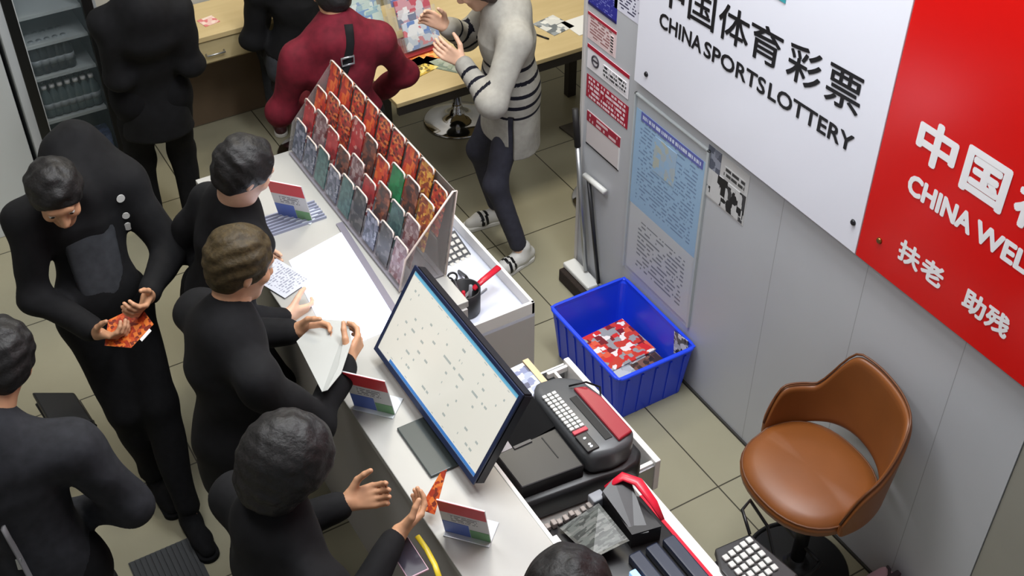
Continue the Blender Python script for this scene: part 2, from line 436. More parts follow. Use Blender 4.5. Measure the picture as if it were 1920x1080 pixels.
    def sockets(q):
        r = np.full(q.shape[:-1], -1.0)
        for sg in (1, -1): r = np.maximum(r, 0.0145-np.linalg.norm(q-(head+hu*.012+hf*.094+hl*sg*.031), axis=-1))
        return r
    fdL_ = unit(handL-elL) if fdL is None else unit(fdL); fdR_ = unit(handR-elR) if fdR is None else unit(fdR)
    pL = (-l if palmL is None else A(*palmL)); pR = (l if palmR is None else A(*palmR))
    pL = unit(pL-fdL_*(pL@fdL_)); pR = unit(pR-fdR_*(pR@fdR_))
    sL = np.cross(pL, fdL_); sR = np.cross(fdR_, pR)
    HL = hand_prims(handL, fdL_, pL, sL, curl, thumb=thumbs); HR = hand_prims(handR, fdR_, pR, sR, curl, thumb=thumbs)
    arms = [cap(elL+(handL-elL)*.45, handL+fdL_*.01, .034, .026, .02)]+HL
    armr = [cap(elR+(handR-elR)*.45, handR+fdR_*.01, .034, .026, .02)]+HR
    body = soft_obj('person', [soft(torso, .018, .04), soft(hp, .0055, .018, cut=sockets), soft(arms, .0038, .006), soft(armr, .0038, .006)], skin, loc=base)
    tag(body, label, 'person')
    # --- eyes
    for sg in (1, -1):
        bm = BM(); c = head+hu*.011+hf*.076+hl*sg*.031
        t = bmesh.new(); bmesh.ops.create_uvsphere(t, u_segments=14, v_segments=10, radius=.0125)
        R3 = Matrix(((hl[0], hu[0], hf[0]), (hl[1], hu[1], hf[1]), (hl[2], hu[2], hf[2]))).to_4x4()
        for fc in t.faces:
            if fc.calc_center_median().z > .0095: fc.material_index = 1
        bmesh.ops.transform(t, matrix=Matrix.Translation(c)@R3, verts=t.verts); join(bm, t)
        finish(bm, 'eye', [EYEW, EYED], body, True)
    # --- hair
    hc = head+hu*.03-hf*.018
    gcut = lambda q: np.maximum((q-head)@hf*0.80-(q-head)@hu*0.62-.030, -((q-head)@hu+0.095))
    if hair == 'short': soft_obj('hair', [soft([ell(hc, A(.108, .094, .104), hf, hl), ell(head-hu*.03-hf*.05, A(.055, .07, .06), hf, hl)], .006, .03, cut=gcut, wr=.004, seed=seed, f=120)], m_hair, body)
    elif hair == 'long':
        dn = A(0, 0, -1)
        soft_obj('hair', [soft([ell(hc, A(.112, .098, .108), hf, hl), cap(head-hf*.06, head-hf*.09+dn*.22, .075, .085, .05), cap(head-hf*.09+dn*.22, head-hf*.06+dn*.36, .08, .05, .05)], .008, .04,
                 cut=lambda q: (q-head)@hf*0.80-(q-head)@hu*0.55-.034, wr=.006, seed=seed, f=70)], m_hair, body)
    elif hair == 'cap':
        soft_obj('hair', [soft([ell(hc, A(.132, .118, .128), hf, hl), ell(head-hu*.05-hf*.05, A(.09, .10, .09), hf, hl)], .006, .03, cut=gcut, wr=.003, seed=seed, f=120)], m_hair, body)
    # --- top
    b = bulk
    T = [cap(pel+up*.06, chest, .135*b, .125*b, .06, (f, .78)), cap(chest-spine*.10, chest+spine*.005, .15*b, .11*b, .05, (f, .82)),
         cap(chest+spine*.01, shL, .080*b, .066*b, .06), cap(chest+spine*.01, shR, .080*b, .066*b, .06),
         cap(shL, elL, .066*b*arm, .058*b*arm, .05), cap(shR, elR, .066*b*arm, .058*b*arm, .05),
         cap(elL, elL+(handL-elL)*.90*sleeve, .058*b, .043*b, .04), cap(elR, elR+(handR-elR)*.90*sleeve, .058*b, .043*b, .04),
         cap(pel+up*.04, pel-up*(.90-hem), skirt*b, (skirt+.005)*b, .05, (f, skflat))]
    if hump is not None: T += hump
    if coll: T.append(cap(neck0-up*.01, neck0+(jaw-neck0)*.32, .082*b, .075*b, .03))
    hz = pel[2]-0.9+hem-hem_drop
    def hemcut(q):
        r = q-pel; t = r@f; z0 = hz+(np.where(t > .035, .075, 0) if slit else 0)
        c = np.where(np.linalg.norm(r[..., :2], axis=-1) < .30, z0-q[..., 2], -1)
        if slit: c = np.where((r@l > .05) & (np.abs(t-.035) < .014) & (q[..., 2] < hz+.24) & (np.linalg.norm(r[..., :2], axis=-1) < .22), np.maximum(c, .012-np.abs(t-.035)), c)
        return c
    tp = soft_obj(top, [soft(T, top_h, .04, cut=hemcut, wr=top_wr, seed=seed)], m_top, body, matfn=topfn(locals()) if topfn else None)
    # --- trousers and shoes
    G = [cap(hiL+up*.06, hiL, .095, .098, .05), cap(hiR+up*.06, hiR, .095, .098, .05), cap(hiL, knL, .095*leg_r, .070*leg_r, .05), cap(hiR, knR, .095*leg_r, .070*leg_r, .05),
         cap(knL, footL+unit(knL-footL)*.05, .068*leg_r, .056*leg_r, .04), cap(knR, footR+unit(knR-footR)*.05, .068*leg_r, .056*leg_r, .04), cap(pel, pel+up*.05, .13, .12, .05, (f, .8))]
    soft_obj('trousers', [soft(G, .0125, .03, wr=.005 if leg_r > .9 else .0015, seed=seed+50)], m_leg, body)
    if not noshoe:
        td = toes if toes is not None else (f, f)
        shoe('shoe', footL, td[0], shoe_m or BLK2, sole_m or BLK2, body, stripes=shoe_st); shoe('shoe', footR, td[1], shoe_m or BLK2, sole_m or BLK2, body, stripes=shoe_st)
    return body, dict(f=f, l=l, head=head, hf=hf, hu=hu, hl=hl, elL=elL, elR=elR, shL=shL, shR=shR, pel=pel, chest=chest, base=base, handL=handL, handR=handR)

# ------------------------------------------------------------------ the room
def tile_floor():
    q = NB('floor_tile', 0.32, 0.45); v, x, y, z = q.coord('Object')
    def line(c, o, p):
        fr = q.math('FRACT', q.math('DIVIDE', q.math('SUBTRACT', c, o-50*p), p))
        return q.math('LESS_THAN', q.math('MINIMUM', fr, q.math('SUBTRACT', 1.0, fr)), 0.0032/p)
    k = q.math('MAXIMUM', line(x, 2.44, .612), line(y, 2.448, .623))
    n1 = q.noise(v, 1.3, 4); n2 = q.noise(v, 9.0, 5)
    c = q.mix(n1, lin((140, 135, 111)), lin((160, 156, 134))); c = q.mix(q.math('MULTIPLY', n2, 0.35), c, lin((138, 132, 112)))
    q.col(q.mix(k, c, lin((62, 58, 46)))); q.set(q.b.inputs['Roughness'], q.math('ADD', 0.24, q.math('MULTIPLY', n2, .2)))
    return q.m
bm = BM(); box(bm, (-2.6, 0.0, -.1), (5.2, 7.2, 0)); fl = finish(bm, 'floor', tile_floor(), loc=(0, 0, 0)); tag(fl, kind='structure')
def wall_paint():
    q = NB('wall_panel_paint', 0.42, 0.4); v, x, y, z = q.coord('Object')
    k = 0.0
    ys = [onwall(*p).y for p in ((1420, 660), (1593, 644), (1813, 640))]
    for yy in ys:
        s = q.math('LESS_THAN', q.math('ABSOLUTE', q.math('SUBTRACT', y, yy)), 0.0016); k = s if k == 0.0 else q.math('MAXIMUM', k, s)
    n = q.noise(v, 2.2, 4)
    c = q.mix(n, lin((182, 184, 188)), lin((192, 194, 198)))
    q.col(q.mix(q.math('MULTIPLY', k, .55), c, lin((120, 120, 122)))); return q.m
WALL = wall_paint()
PLAIN = mat('plain_wall_paint', (176, 176, 172), 0.6, noise=0.04, nscale=3)
yend = onwall(1087, 400).y
yseam = onwall(1862, 970).y
bm = BM(); box(bm, (WX, yseam, 0), (WX+.13, yend, 4.4)); tag(finish(bm, 'wall_right', WALL, loc=(0, 0, 0)), kind='structure')
bm = BM(); box(bm, (WX+.004, 0.0, 0), (WX+.13, yseam-.003, 4.4)); tag(finish(bm, 'trim_1', mat('side_panel_paint', (150, 148, 138), 0.5, noise=.04, nscale=3)), kind='structure')
bm = BM(); box(bm, (WX-.012, yend-.0, 0), (WX+.142, yend+.02, 4.4), .003); tag(finish(bm, 'trim_2', mat('wall_end_cap', (198, 194, 190), 0.4)), kind='structure')
bm = BM(); box(bm, (-2.6, 6.22, 0), (5.2, 6.34, 4.4)); tag(finish(bm, 'wall_far', PLAIN), kind='structure')
bm = BM(); box(bm, (-2.6, 0, 0), (-2.5, 6.22, 4.4)); tag(finish(bm, 'wall_left', PLAIN), kind='structure')
bm = BM(); box(bm, (5.1, 0, 0), (5.2, 6.22, 4.4)); tag(finish(bm, 'wall_side', PLAIN), kind='structure')
bm = BM(); box(bm, (-2.6, 0, 4.4), (5.2, 6.34, 4.5)); tag(finish(bm, 'ceiling', mat('ceiling_white', (225, 225, 222), 0.8)), kind='structure')
bm = BM(); box(bm, (WX-.010, yseam, 0), (WX-.0002, yend-.001, .012)); tag(finish(bm, 'baseboard_right', mat('dark_sealant', (48, 46, 42), 0.7)), kind='structure')

# ------------------------------------------------------------------ sign boards on the wall
WHITE = mat('white_acrylic', (235, 236, 246), 0.22, spec=0.5); RED = mat('red_acrylic', (214, 12, 8), 0.22, spec=0.5)
INK = mat('black_letters', (22, 22, 26), 0.4); WLET = mat('white_letters', (240, 238, 240), 0.35); BRASS = mat('brass_bolt', (150, 110, 60), 0.35, metal=.9)
zb = 1.352; ydiv = onwall(1672, 230).y; yw = onwall(1201, 120).y
SX = WX-.028
b = thing('sign_board', 'white acrylic lottery board with black Chinese and English lettering', 'sign', (WX, ydiv, zb))
bm = BM(); box(bm, (SX, ydiv+.002, zb-.015), (WX, yw, 3.3), .002); finish(bm, 'panel', WHITE, b)
def yz(x, y): p = onwall(x, y, SX); return (p.y, p.z)
bm = BM()
base_z = lambda y: 1.758+(3.3-y)*.066      # letter baselines slope to line up from this camera
for ch, ya, yb in (('中', 3.41, 3.25), ('国', 3.225, 3.068), ('体', 3.048, 2.878), ('育', 2.872, 2.705), ('彩', 2.674, 2.508), ('票', 2.482, 2.322)):
    wall_text(bm, ch, (ya, base_z(ya)), (yb, base_z(yb)), .142, SX, 0.002)
finish(bm, 'chinese_lettering', INK, b)
bm = BM(); eng_z = lambda y: 1.650+(3.39-y)*.036
for wd, ya, yb in (('CHINA', 3.390, 3.124), ('SPORTS', 3.110, 2.758), ('LOTTERY', 2.742, 2.315)):
    wall_text(bm, wd, (ya, eng_z(ya)), (yb, eng_z(yb)), .066, SX, 0.0022)
finish(bm, 'english_lettering', INK, b)
def bolt(par, p, m, r=.012):
    bm = BM(); tube(bm, [(SX, p[0], p[1]), (SX-.006, p[0], p[1])], [r, r*.75], 14); finish(bm, 'bolt', m, par, True)
bolt(b, yz(1212, 139), INK); bolt(b, yz(1600, 417), INK)
p = yz(1462, 0); bm = BM(); box(bm, (SX-.003, p[0]-.03, p[1]+.0), (SX, p[0]+.025, p[1]+.06), .001); finish(bm, 'emblem', mat('teal_ink', (60, 160, 170), .4), b)

rd = thing('sign_board', 'red acrylic lottery board with thick white Chinese and English lettering', 'sign', (WX, ydiv, zb))
bm = BM(); box(bm, (SX, .55, zb-.015), (WX, ydiv-.002, 3.3), .002); finish(bm, 'panel', RED, rd)
bm = BM()
for ch, ya, yb, z in (('中', 2.076, 1.918, 1.826), ('国', 1.888, 1.722, 1.824), ('福', 1.692, 1.530, 1.828)):
    wall_text(bm, ch, (ya, z), (yb, z), .156, SX, .0065)
finish(bm, 'chinese_lettering', WLET, rd)
bm = BM()
for wd, ya, yb in (('CHINA', 2.066, 1.800), ('WELFARE', 1.788, 1.372)): wall_text(bm, wd, (ya, 1.694), (yb, 1.694), .076, SX, .0042)
finish(bm, 'english_lettering', WLET, rd)
for pair in ((('扶', 2.036, 1.943), ('老', 1.936, 1.843)), (('助', 1.757, 1.668), ('残', 1.664, 1.575))):
    bm = BM()
    for ch_, ya, yb in pair: wall_text(bm, ch_, (ya, 1.444), (yb, 1.444), .086, SX, .0034)
    finish(bm, 'motto_lettering', WLET, rd)
bolt(rd, yz(1649, 451), BRASS)

# ------------------------------------------------------------------ notices on the wall
def sheet(name, quadpx, m, label, cat, X=WX, th=.0015, group=None, off=0.0):
    """flat paper on the wall between the photographed corners (tl, br): upright rectangle"""
    (x0, y0), (x1, y1) = quadpx; a = onwall(x0, y0, X-off); c = onwall(x1, y1, X-off)
    bm = BM(); box(bm, (X-off-th, c.y, c.z), (X-off, a.y, a.z))
    o = finish(bm, name, m); tag(o, label, cat, group); o['_q'] = (a.y, a.z, c.y, c.z); return o
def strip(par, name, fy0, fy1, fz0, fz1, m, d=.0012):
    """printed band inside a sheet: fractions from its top-left corner"""
    ay, az, cy, cz = par['_q']; X = par.location.x-.00075
    bm = BM(); box(bm, (X-d-.0008, ay+(cy-ay)*fy1, az+(cz-az)*fz1), (X, ay+(cy-ay)*fy0, az+(cz-az)*fz0)); return finish(bm, name, m, par)
NOTE = (236, 232, 236)
CRIM = mat('crimson_ink', (168, 24, 50), .5); PINKP = mat('pale_pink_paper', (232, 214, 214), .6); NAVY = mat('navy_ink', (32, 36, 140), .45)
n1 = sheet('notice', ((1106, -60), (1156, 45)), texted('notice_navy', (34, 38, 146), (120, 125, 200), 16, 14, dens=.55), 'deep blue notice at the top of the wall end', 'notice')
strip(n1, 'footer_band', 0, 1, .93, 1, mat('dark_navy', (24, 20, 90), .5))
n2 = sheet('notice', ((1104, 20), (1154, 110)), texted('notice_pink', (228, 206, 206), (160, 110, 110), 9, 8), 'pinkish notice with a red top edge below the blue notice', 'notice')
strip(n2, 'header_band', 0, 1, 0, .10, CRIM)
strip(n2, 'side_print', .82, .92, .25, .9, texted('side_print', (228, 206, 206), (30, 30, 30), 6, 2, lo=0, hi=1, dens=.3))
n3 = sheet('notice', ((1103, 80), (1178, 187)), mat('notice_white', NOTE, .5), 'white no smoking notice with red top band and round symbol', 'notice', off=.0018)
strip(n3, 'header_band', 0, 1, 0, .15, CRIM)
ay, az, cy, cz = n3['_q']; c0 = Vector((WX-.0040, ay+(cy-ay)*.20, az+(cz-az)*.52)); rr = abs(cz-az)*.21
bm = BM(); tube(bm, [c0+Vector((0, rr*math.cos(t*math.pi/12), rr*math.sin(t*math.pi/12))) for t in range(24)], .0045, 6, True)
box(bm, (c0.x-.002, c0.y-rr*.7, c0.z-.004), (c0.x+.001, c0.y+rr*.7, c0.z+.004), mtx=None)
finish(bm, 'no_smoking_symbol', mat('grey_ink', (70, 66, 74), .5), n3)
strip(n3, 'print', .40, .95, .36, .84, texted('nosmoke_print', NOTE, (38, 40, 44), 3, 22, lo=0, hi=1, dens=.46, fill=.62))
n4 = sheet('notice', ((1101, 137), (1176, 243)), texted('notice_crimson', (164, 26, 52), (236, 214, 220), 5, 26, dens=.46, fill=.6, lo=.05, hi=.95), 'crimson notice with rows of white print', 'notice', off=.0012)
n5 = sheet('notice', ((1102, 205), (1160, 321)), mat('framed_paper', (214, 206, 206), .5), 'framed pale notice with a red heading below the crimson notice', 'notice')
strip(n5, 'heading', 0, 1, .02, .30, texted('heading_print', (160, 40, 60), (226, 196, 200), 2, 6, dens=.5))
strip(n5, 'lower_frame', 0, 1, .965, 1, INK); strip(n5, 'side_frame', .97, 1, .3, .97, mat('white_trim', (230, 230, 230), .4))
n6 = sheet('notice', ((1157, -70), (1204, 51)), texted('notice_list', (222, 222, 236), (60, 60, 90), 14, 8, dens=.5, fill=.5), 'white printed list beside the white board', 'notice')
# blue poster in its clear sleeve, with a white sheet under it
pa = onwall(1197, 178); pb = onwall(1286, 600)
sl = thing('poster_sleeve', 'clear acrylic poster sleeve on the wall below the white board', 'poster holder', (WX, pa.y, pb.z))
CLEAR = mat('clear_acrylic', (214, 222, 224), 0.08, alpha=.10)
z1, z0, y1, y0 = pa.z+.012, pb.z-.02, pa.y+.012, pb.y-.03
bm = BM(); box(bm, (WX-.010, y0, z0), (WX-.008, y1, z1)); finish(bm, 'clear_front', CLEAR, sl)
bm = BM()
box(bm, (WX-.012, y1-.008, z0), (WX, y1, z1), .001); box(bm, (WX-.012, y0, z0), (WX, y0+.014, z1), .001); box(bm, (WX-.012, y0, z1-.008), (WX, y1, z1), .001)
finish(bm, 'frame', mat('sleeve_edge', (186, 192, 194), .3), sl)
zm = onwall(1187, 372).z
bp = texted('poster_blue', (150, 190, 226), (84, 124, 170), 26, 20, dens=.48, fill=.4)
bm = BM(); box(bm, (WX-.004, y0+.02, zm-.02), (WX-.0025, y1-.012, z1-.07)); po = finish(bm, 'poster', bp)
tag(po, 'light blue poster with a dark blue heading inside the clear sleeve', 'poster'); po['_q'] = (y1-.012, z1-.07, y0+.02, zm-.02)
strip(po, 'heading', .08, .97, .0, .085, texted('blue_heading', (22, 36, 170), (220, 228, 250), 1, 44, lo=.03, hi=.97, dens=.47, fill=.42))
strip(po, 'emblem', .30, .62, .13, .48, printed('map_print', [(176, 188, 196), (160, 190, 218), (150, 190, 226), (186, 190, 176), (160, 190, 220)], 34, seed=3))
bm = BM(); box(bm, (WX-.004, y0+.02, z0+.012), (WX-.0025, y1-.02, zm-.022))
ws = one('notice', bm, texted('sheet_white', (206, 207, 210), (110, 112, 120), 16, 14, dens=.47, fill=.42, lo=.12, hi=.85), 'white printed sheet under the blue poster in the sleeve', 'notice')
# small black and white photo print
pp = sheet('poster', ((1331, 270), (1393, 424)), mat('photo_paper', (206, 206, 206), .5), 'small white poster with black figures right of the blue poster', 'poster')
strip(pp, 'photo', .02, .98, .42, .97, printed('figures_print', [(205, 205, 205), (28, 28, 30), (205, 205, 205), (60, 60, 62), (200, 200, 200)], 42, (1, 1, .45), seed=5))
strip(pp, 'corner_photo', .0, .32, .0, .42, printed('corner_print', [(120, 125, 140), (150, 155, 170), (90, 95, 110)], 30, seed=6))
strip(pp, 'caption', .42, .92, .16, .36, texted('caption_print', (206, 206, 206), (60, 60, 60), 2, 7, lo=0, hi=1, dens=.42, fill=.6))
for o in (n1, n2, n3, n4, n5, n6, po, pp):
    if '_q' in o: del o['_q']

# ------------------------------------------------------------------ broom and long dustpan by the wall end
STEEL = mat('brushed_steel', (178, 180, 182), .32, metal=.85); DBRN = mat('dark_bristle', (38, 27, 20), .9, noise=.4, nscale=90); GRIPB = mat('black_rubber', (20, 18, 18), .6)
br = thing('broom', 'broom with steel pole and dark brown head leaning on the wall end', 'broom', (2.62, 3.80, 0))
top = Vector((2.655, 3.945, .97)); low = Vector((2.655, 3.80, .12))
bm = BM(); tube(bm, [low, low.lerp(top, .78)], .012, 12); finish(bm, 'pole', STEEL, br, True)
bm = BM(); tube(bm, [low.lerp(top, .78), top], .015, 12); finish(bm, 'grip', GRIPB, br, True)
a, c = Vector((2.60, 3.915, .02)), Vector((2.60, 3.70, .02))
bm = BM(); box(bm, (2.575, 3.70, .002), (2.650, 3.92, .075), .006); finish(bm, 'bristles', DBRN, br)
bm = BM(); box(bm, (2.60, 3.695, .075), (2.672, 3.925, .105), .008); finish(bm, 'head', mat('white_plastic', (214, 214, 210), .4), br)
dp = thing('dustpan', 'long handled steel dustpan standing beside the broom', 'dustpan', (2.5, 3.72, 0))
h0 = Vector((2.665, 3.70, .10)); h1 = Vector((2.665, 3.83, .66))
bm = BM(); tube(bm, [h0, h1], .010, 12); finish(bm, 'pole', mat('dark_steel', (60, 60, 62), .35, metal=.6), dp, True)
bm = BM(); tube(bm, [h1+Vector((0, .03, -.01)), h1+Vector((0, -.14, .0))], .014, 12); finish(bm, 'handle', mat('white_plastic', (214, 214, 210), .4), dp, True)
bm = BM(); slab(bm, [(2.48, 3.56, .006), (2.665, 3.56, .012), (2.665, 3.69, .012), (2.48, 3.69, .006)], .005)
box(bm, (2.655, 3.56, .0), (2.672, 3.69, .11), .003); finish(bm, 'pan', mat('grey_pan', (120, 122, 124), .4, metal=.3), dp)

# ------------------------------------------------------------------ blue crate with what lies in it
BLUE = mat('blue_plastic', (32, 70, 228), .34, spec=.5)
X0, X1, Y0, Y1, HC = 2.262, 2.672, 2.955, 3.505, .285
cr = thing('storage_crate', 'blue ribbed plastic crate on the floor against the wall', 'crate', ((X0+X1)/2, (Y0+Y1)/2, 0))
bm = BM(); IN = .025; t = .006
def ring4(i, z): return [(X0+i, Y0+i, z), (X1-i, Y0+i, z), (X1-i, Y1-i, z), (X0+i, Y1-i, z)]
loops = [ring4(IN, .0), ring4(0, HC-.02), ring4(0, HC), ring4(t+.004, HC), ring4(t+.004, HC-.02), ring4(IN+t, .012)]
vs = [[bm.verts.new(p) for p in r] for r in loops]
bm.faces.new(vs[0][::-1]); bm.faces.new(vs[-1])
for a, c in zip(vs, vs[1:]):
    for i in range(4): bm.faces.new((a[i], a[(i+1) % 4], c[(i+1) % 4], c[i]))
bmesh.ops.bevel(bm, geom=[e for e in bm.edges if abs((e.verts[0].co-e.verts[1].co).z) > .05], offset=.03, segments=4, profile=.5, affect='EDGES')
finish(bm, 'body', BLUE, cr)
bm = BM(); r = [Vector(p) for p in ((X0, Y0, HC-.008), (X1, Y0, HC-.008), (X1, Y1, HC-.008), (X0, Y1, HC-.008))]
pts = []
for i in range(4):
    c = r[i]; n_ = (r[(i+1) % 4]-c).normalized(); pr = (r[i-1]-c).normalized()
    for k in range(5):
        q = k/4; pts.append(c+pr*.035*(1-q)**2+n_*.035*q**2)
tube(bm, pts, .0085, 8, True); finish(bm, 'rim', BLUE, cr, True)
bm = BM()
def rib(x, y, nx, ny):
    tx, ty = abs(ny), abs(nx)
    for z0, z1, ins in ((.01, HC-.03, 0),):
        a = Vector((x+nx*.004-nx*IN, y+ny*.004-ny*IN, z0)); c = Vector((x+nx*.004, y+ny*.004, z1))
        slab(bm, [a-Vector((tx, ty, 0))*.006, a+Vector((tx, ty, 0))*.006, c+Vector((tx, ty, 0))*.006, c-Vector((tx, ty, 0))*.006] if (nx > 0 or ny < 0) else
             [a+Vector((tx, ty, 0))*.006, a-Vector((tx, ty, 0))*.006, c-Vector((tx, ty, 0))*.006, c+Vector((tx, ty, 0))*.006], .008)
for k in range(5): rib(X0+.055+k*.075, Y0, 0, -1); rib(X0+.055+k*.075, Y1, 0, 1)
for k in range(7): rib(X0, Y0+.06+k*.072, -1, 0)
bmesh.ops.recalc_face_normals(bm, faces=bm.faces)
finish(bm, 'rib_pattern', BLUE, cr)
MAG = printed('red_magazine_print', [(206, 44, 40), (196, 60, 44), (150, 150, 152), (220, 90, 60), (120, 30, 34), (206, 44, 40), (235, 226, 220), (150, 150, 152)], 34, seed=1)
MAG2 = printed('grey_leaflet_print', [(150, 156, 164), (170, 176, 184), (96, 84, 84), (186, 190, 196), (150, 160, 170)], 30, seed=2)
MAG3 = printed('brown_photo_print', [(58, 44, 40), (120, 84, 72), (190, 160, 150), (40, 32, 32), (90, 60, 52)], 46, seed=4)
def flat(name, m, c, sx, sy, rz, z, th, label, cat, group=None, bev=0.0):
    bm = BM(); box(bm, (-sx/2, -sy/2, 0), (sx/2, sy/2, th), bev); o = finish(bm, name, m, rel=False, loc=None); o.location = (c[0], c[1], z); o.rotation_euler = (0, 0, rz)
    return tag(o, label, cat, group)
zc = .014
flat('magazine', MAG2, (2.465, 3.20), .32, .42, .02, zc, .085, 'pile base of grey leaflets at the bottom of the blue crate', 'magazine'); zc += .085
flat('magazine', MAG2, (2.45, 3.17), .22, .30, .05, zc+.0, .012, 'grey leaflet under the red magazine in the blue crate', 'magazine'); zc += .012
flat('magazine', MAG, (2.465, 3.28), .30, .25, .06, zc, .010, 'red patterned magazine lying topmost in the blue crate', 'magazine')
flat('leaflet', MAG3, (2.545, 3.08), .15, .14, .10, zc, .004, 'dark brown photo leaflet in the near corner of the blue crate', 'leaflet')
flat('leaflet', MAG2, (2.40, 3.08), .15, .15, -.06, zc, .003, 'pale grey leaflet beside the brown photo leaflet in the crate', 'leaflet')
bm = BM(); a = Vector((2.6590, 3.12, .165)); slab(bm, [onwall(1263, 662, 2.652), onwall(1289, 664, 2.652), onwall(1290, 640, 2.658), onwall(1264, 620, 2.658)], .002)
one('leaflet', bm, printed('card_print', [(220, 222, 226), (40, 44, 48), (190, 196, 200), (220, 222, 226), (90, 100, 96)], 50, seed=8), 'small white card standing against the inside wall of the blue crate', 'leaflet')

# ------------------------------------------------------------------ tan swivel chair
TAN = mat('tan_leather', (124, 71, 30), .42, spec=.45, noise=.10, nscale=5, bump=.04); PIPE = mat('tan_piping', (96, 54, 24), .5); BLKM = mat('black_metal', (26, 26, 28), .35, metal=.3)
ch = thing('swivel_chair', 'tan leather swivel tub chair on a round black base', 'chair', (2.43, 1.965, 0))
cx, cy, zs = 2.395, 1.965, .62
bm = BM()
N = 40; prof = [(0, .012), (.5, .014), (.8, .010), (.93, 0.0), (1.0, -.022), (.985, -.05), (.9, -.068), (.5, -.075), (0, -.075)]
rings = []
for s_, dz in prof:
    if s_ == 0: rings.append([bm.verts.new((cx, cy, zs+dz))]); continue
    rg = []
    for j in range(N):
        a = 2*math.pi*j/N; ca, sa = math.cos(a), math.sin(a)
        e = 2.35; k = (abs(ca)**e+abs(sa)**e)**(-1/e)
        rg.append(bm.verts.new((cx+ca*k*s_*.222, cy+sa*k*s_*.248, zs+dz-(.012*(1+(-ca))*s_*s_ if ca < 0 else 0))))
    rings.append(rg)
for a, c in zip(rings, rings[1:]):
    for j in range(N):
        q = list(dict.fromkeys([a[j % len(a)], a[(j+1) % len(a)], c[(j+1) % len(c)], c[j % len(c)]]))
        bm.faces.new(q[::-1])
bmesh.ops.recalc_face_normals(bm, faces=bm.faces)
finish(bm, 'seat', TAN, ch, True)
bm = BM(); pts = []
for j in range(N):
    a = 2*math.pi*j/N; ca, sa = math.cos(a), math.sin(a); k = (abs(ca)**2.35+abs(sa)**2.35)**(-1/2.35)
    pts.append((cx+ca*k*.215, cy+sa*k*.241, zs-.012-(.012*(1-ca) if ca < 0 else 0)))
tube(bm, pts, .0045, 6, True); finish(bm, 'seat_piping', PIPE, ch, True)
# the wrap-round back: angle 0 is straight back (+x)
bm = BM(); M_ = 44; K = 9; amax = rad(101); YR = rad(-9)
def shell(a, q):
    u = abs(a)/amax
    sm = lambda v: (lambda w_: w_*w_*(3-2*w_))(min(1, max(0, v)))
    hump = sm((rad(58)-a)/rad(30))*sm((a+rad(88))/rad(52))
    arm = .165*(1-max(0, (u-.80)/.20)**2.2) if u > .80 else .165
    ztop = zs+arm+.20*hump
    zbot = zs-.05+.085*max(0, math.cos(a))**1.5*(1 if abs(a) < rad(90) else 0)
    zbot = min(zbot, ztop-.012)
    z = zbot+(ztop-zbot)*q; h = (z-zs)
    rx = .226+.07*max(0, h)*math.cos(a); ry = (.262+.10*max(0, h)) if a < 0 else .255+.03*max(0, h)
    e = 2.3; ca, sa = math.cos(a), math.sin(a); k = (abs(ca)**e+abs(sa)**e)**(-1/e)
    X_, Y_ = ca*k*rx, sa*k*ry
    return Vector((cx+X_*math.cos(YR)-Y_*math.sin(YR), cy+X_*math.sin(YR)+Y_*math.cos(YR), z))
g = [[bm.verts.new(shell(-amax+2*amax*i/M_, q/K)) for q in range(K+1)] for i in range(M_+1)]
for i in range(M_):
    for q in range(K): bm.faces.new((g[i][q], g[i+1][q], g[i+1][q+1], g[i][q+1]))
bmesh.ops.recalc_face_normals(bm, faces=bm.faces)
bk = finish(bm, 'backrest', TAN, ch, True)
md = bk.modifiers.new('thick', 'SOLIDIFY'); md.thickness = .028; md.offset = 0
md = bk.modifiers.new('round', 'SUBSURF'); md.levels = 1; md.render_levels = 1
bm = BM(); tube(bm, [shell(-amax+2*amax*i/M_, 1.0)+Vector((0, 0, .010)) for i in range(M_+1)], .0045, 6); finish(bm, 'back_piping', PIPE, ch, True)
bm = BM(); lathe(bm, [(0, 0), (.205, 0), (.208, .006), (.200, .012), (.06, .028), (.034, .05), (.034, .07)], (cx+.05, cy+.0, 0), 48); finish(bm, 'base', BLKM, ch, True)
bm = BM(); lathe(bm, [(.028, .06), (.028, .30), (.022, .31), (.022, .535), (.09, .54), (.09, .55)], (cx+.05, cy+.0, 0), 24); finish(bm, 'column', BLKM, ch, True)
bm = BM(); c = Vector((cx+.05, cy+.0, .16))
tube(bm, [c+Vector((-.02*0+.155*math.cos(a)-.075, .125*math.sin(a), 0)) for a in [rad(60+10*i) for i in range(25)]], .009, 8); tube(bm, [c+Vector((0, .1, 0)), c, c+Vector((0, -.1, 0))], .008, 8)
finish(bm, 'foot_ring', BLKM, ch, True)
# small pink bag by the wall at the bottom edge
bg = thing('handbag', 'small pale pink bag with dark straps on the floor by the wall', 'bag', (2.60, 1.66, 0))
bm = BM(); box(bm, (2.54, 1.60, 0), (2.66, 1.73, .17), .03, 4); finish(bm, 'body', mat('pink_leather', (196, 156, 166), .4), bg, True)
bm = BM(); box(bm, (2.533, 1.655, .01), (2.667, 1.678, .176), .004); tube(bm, [(2.55, 1.62, .165), (2.58, 1.64, .205), (2.62, 1.68, .205), (2.65, 1.71, .165)], .006, 8); finish(bm, 'strap', mat('dark_strap', (44, 26, 34), .5), bg)

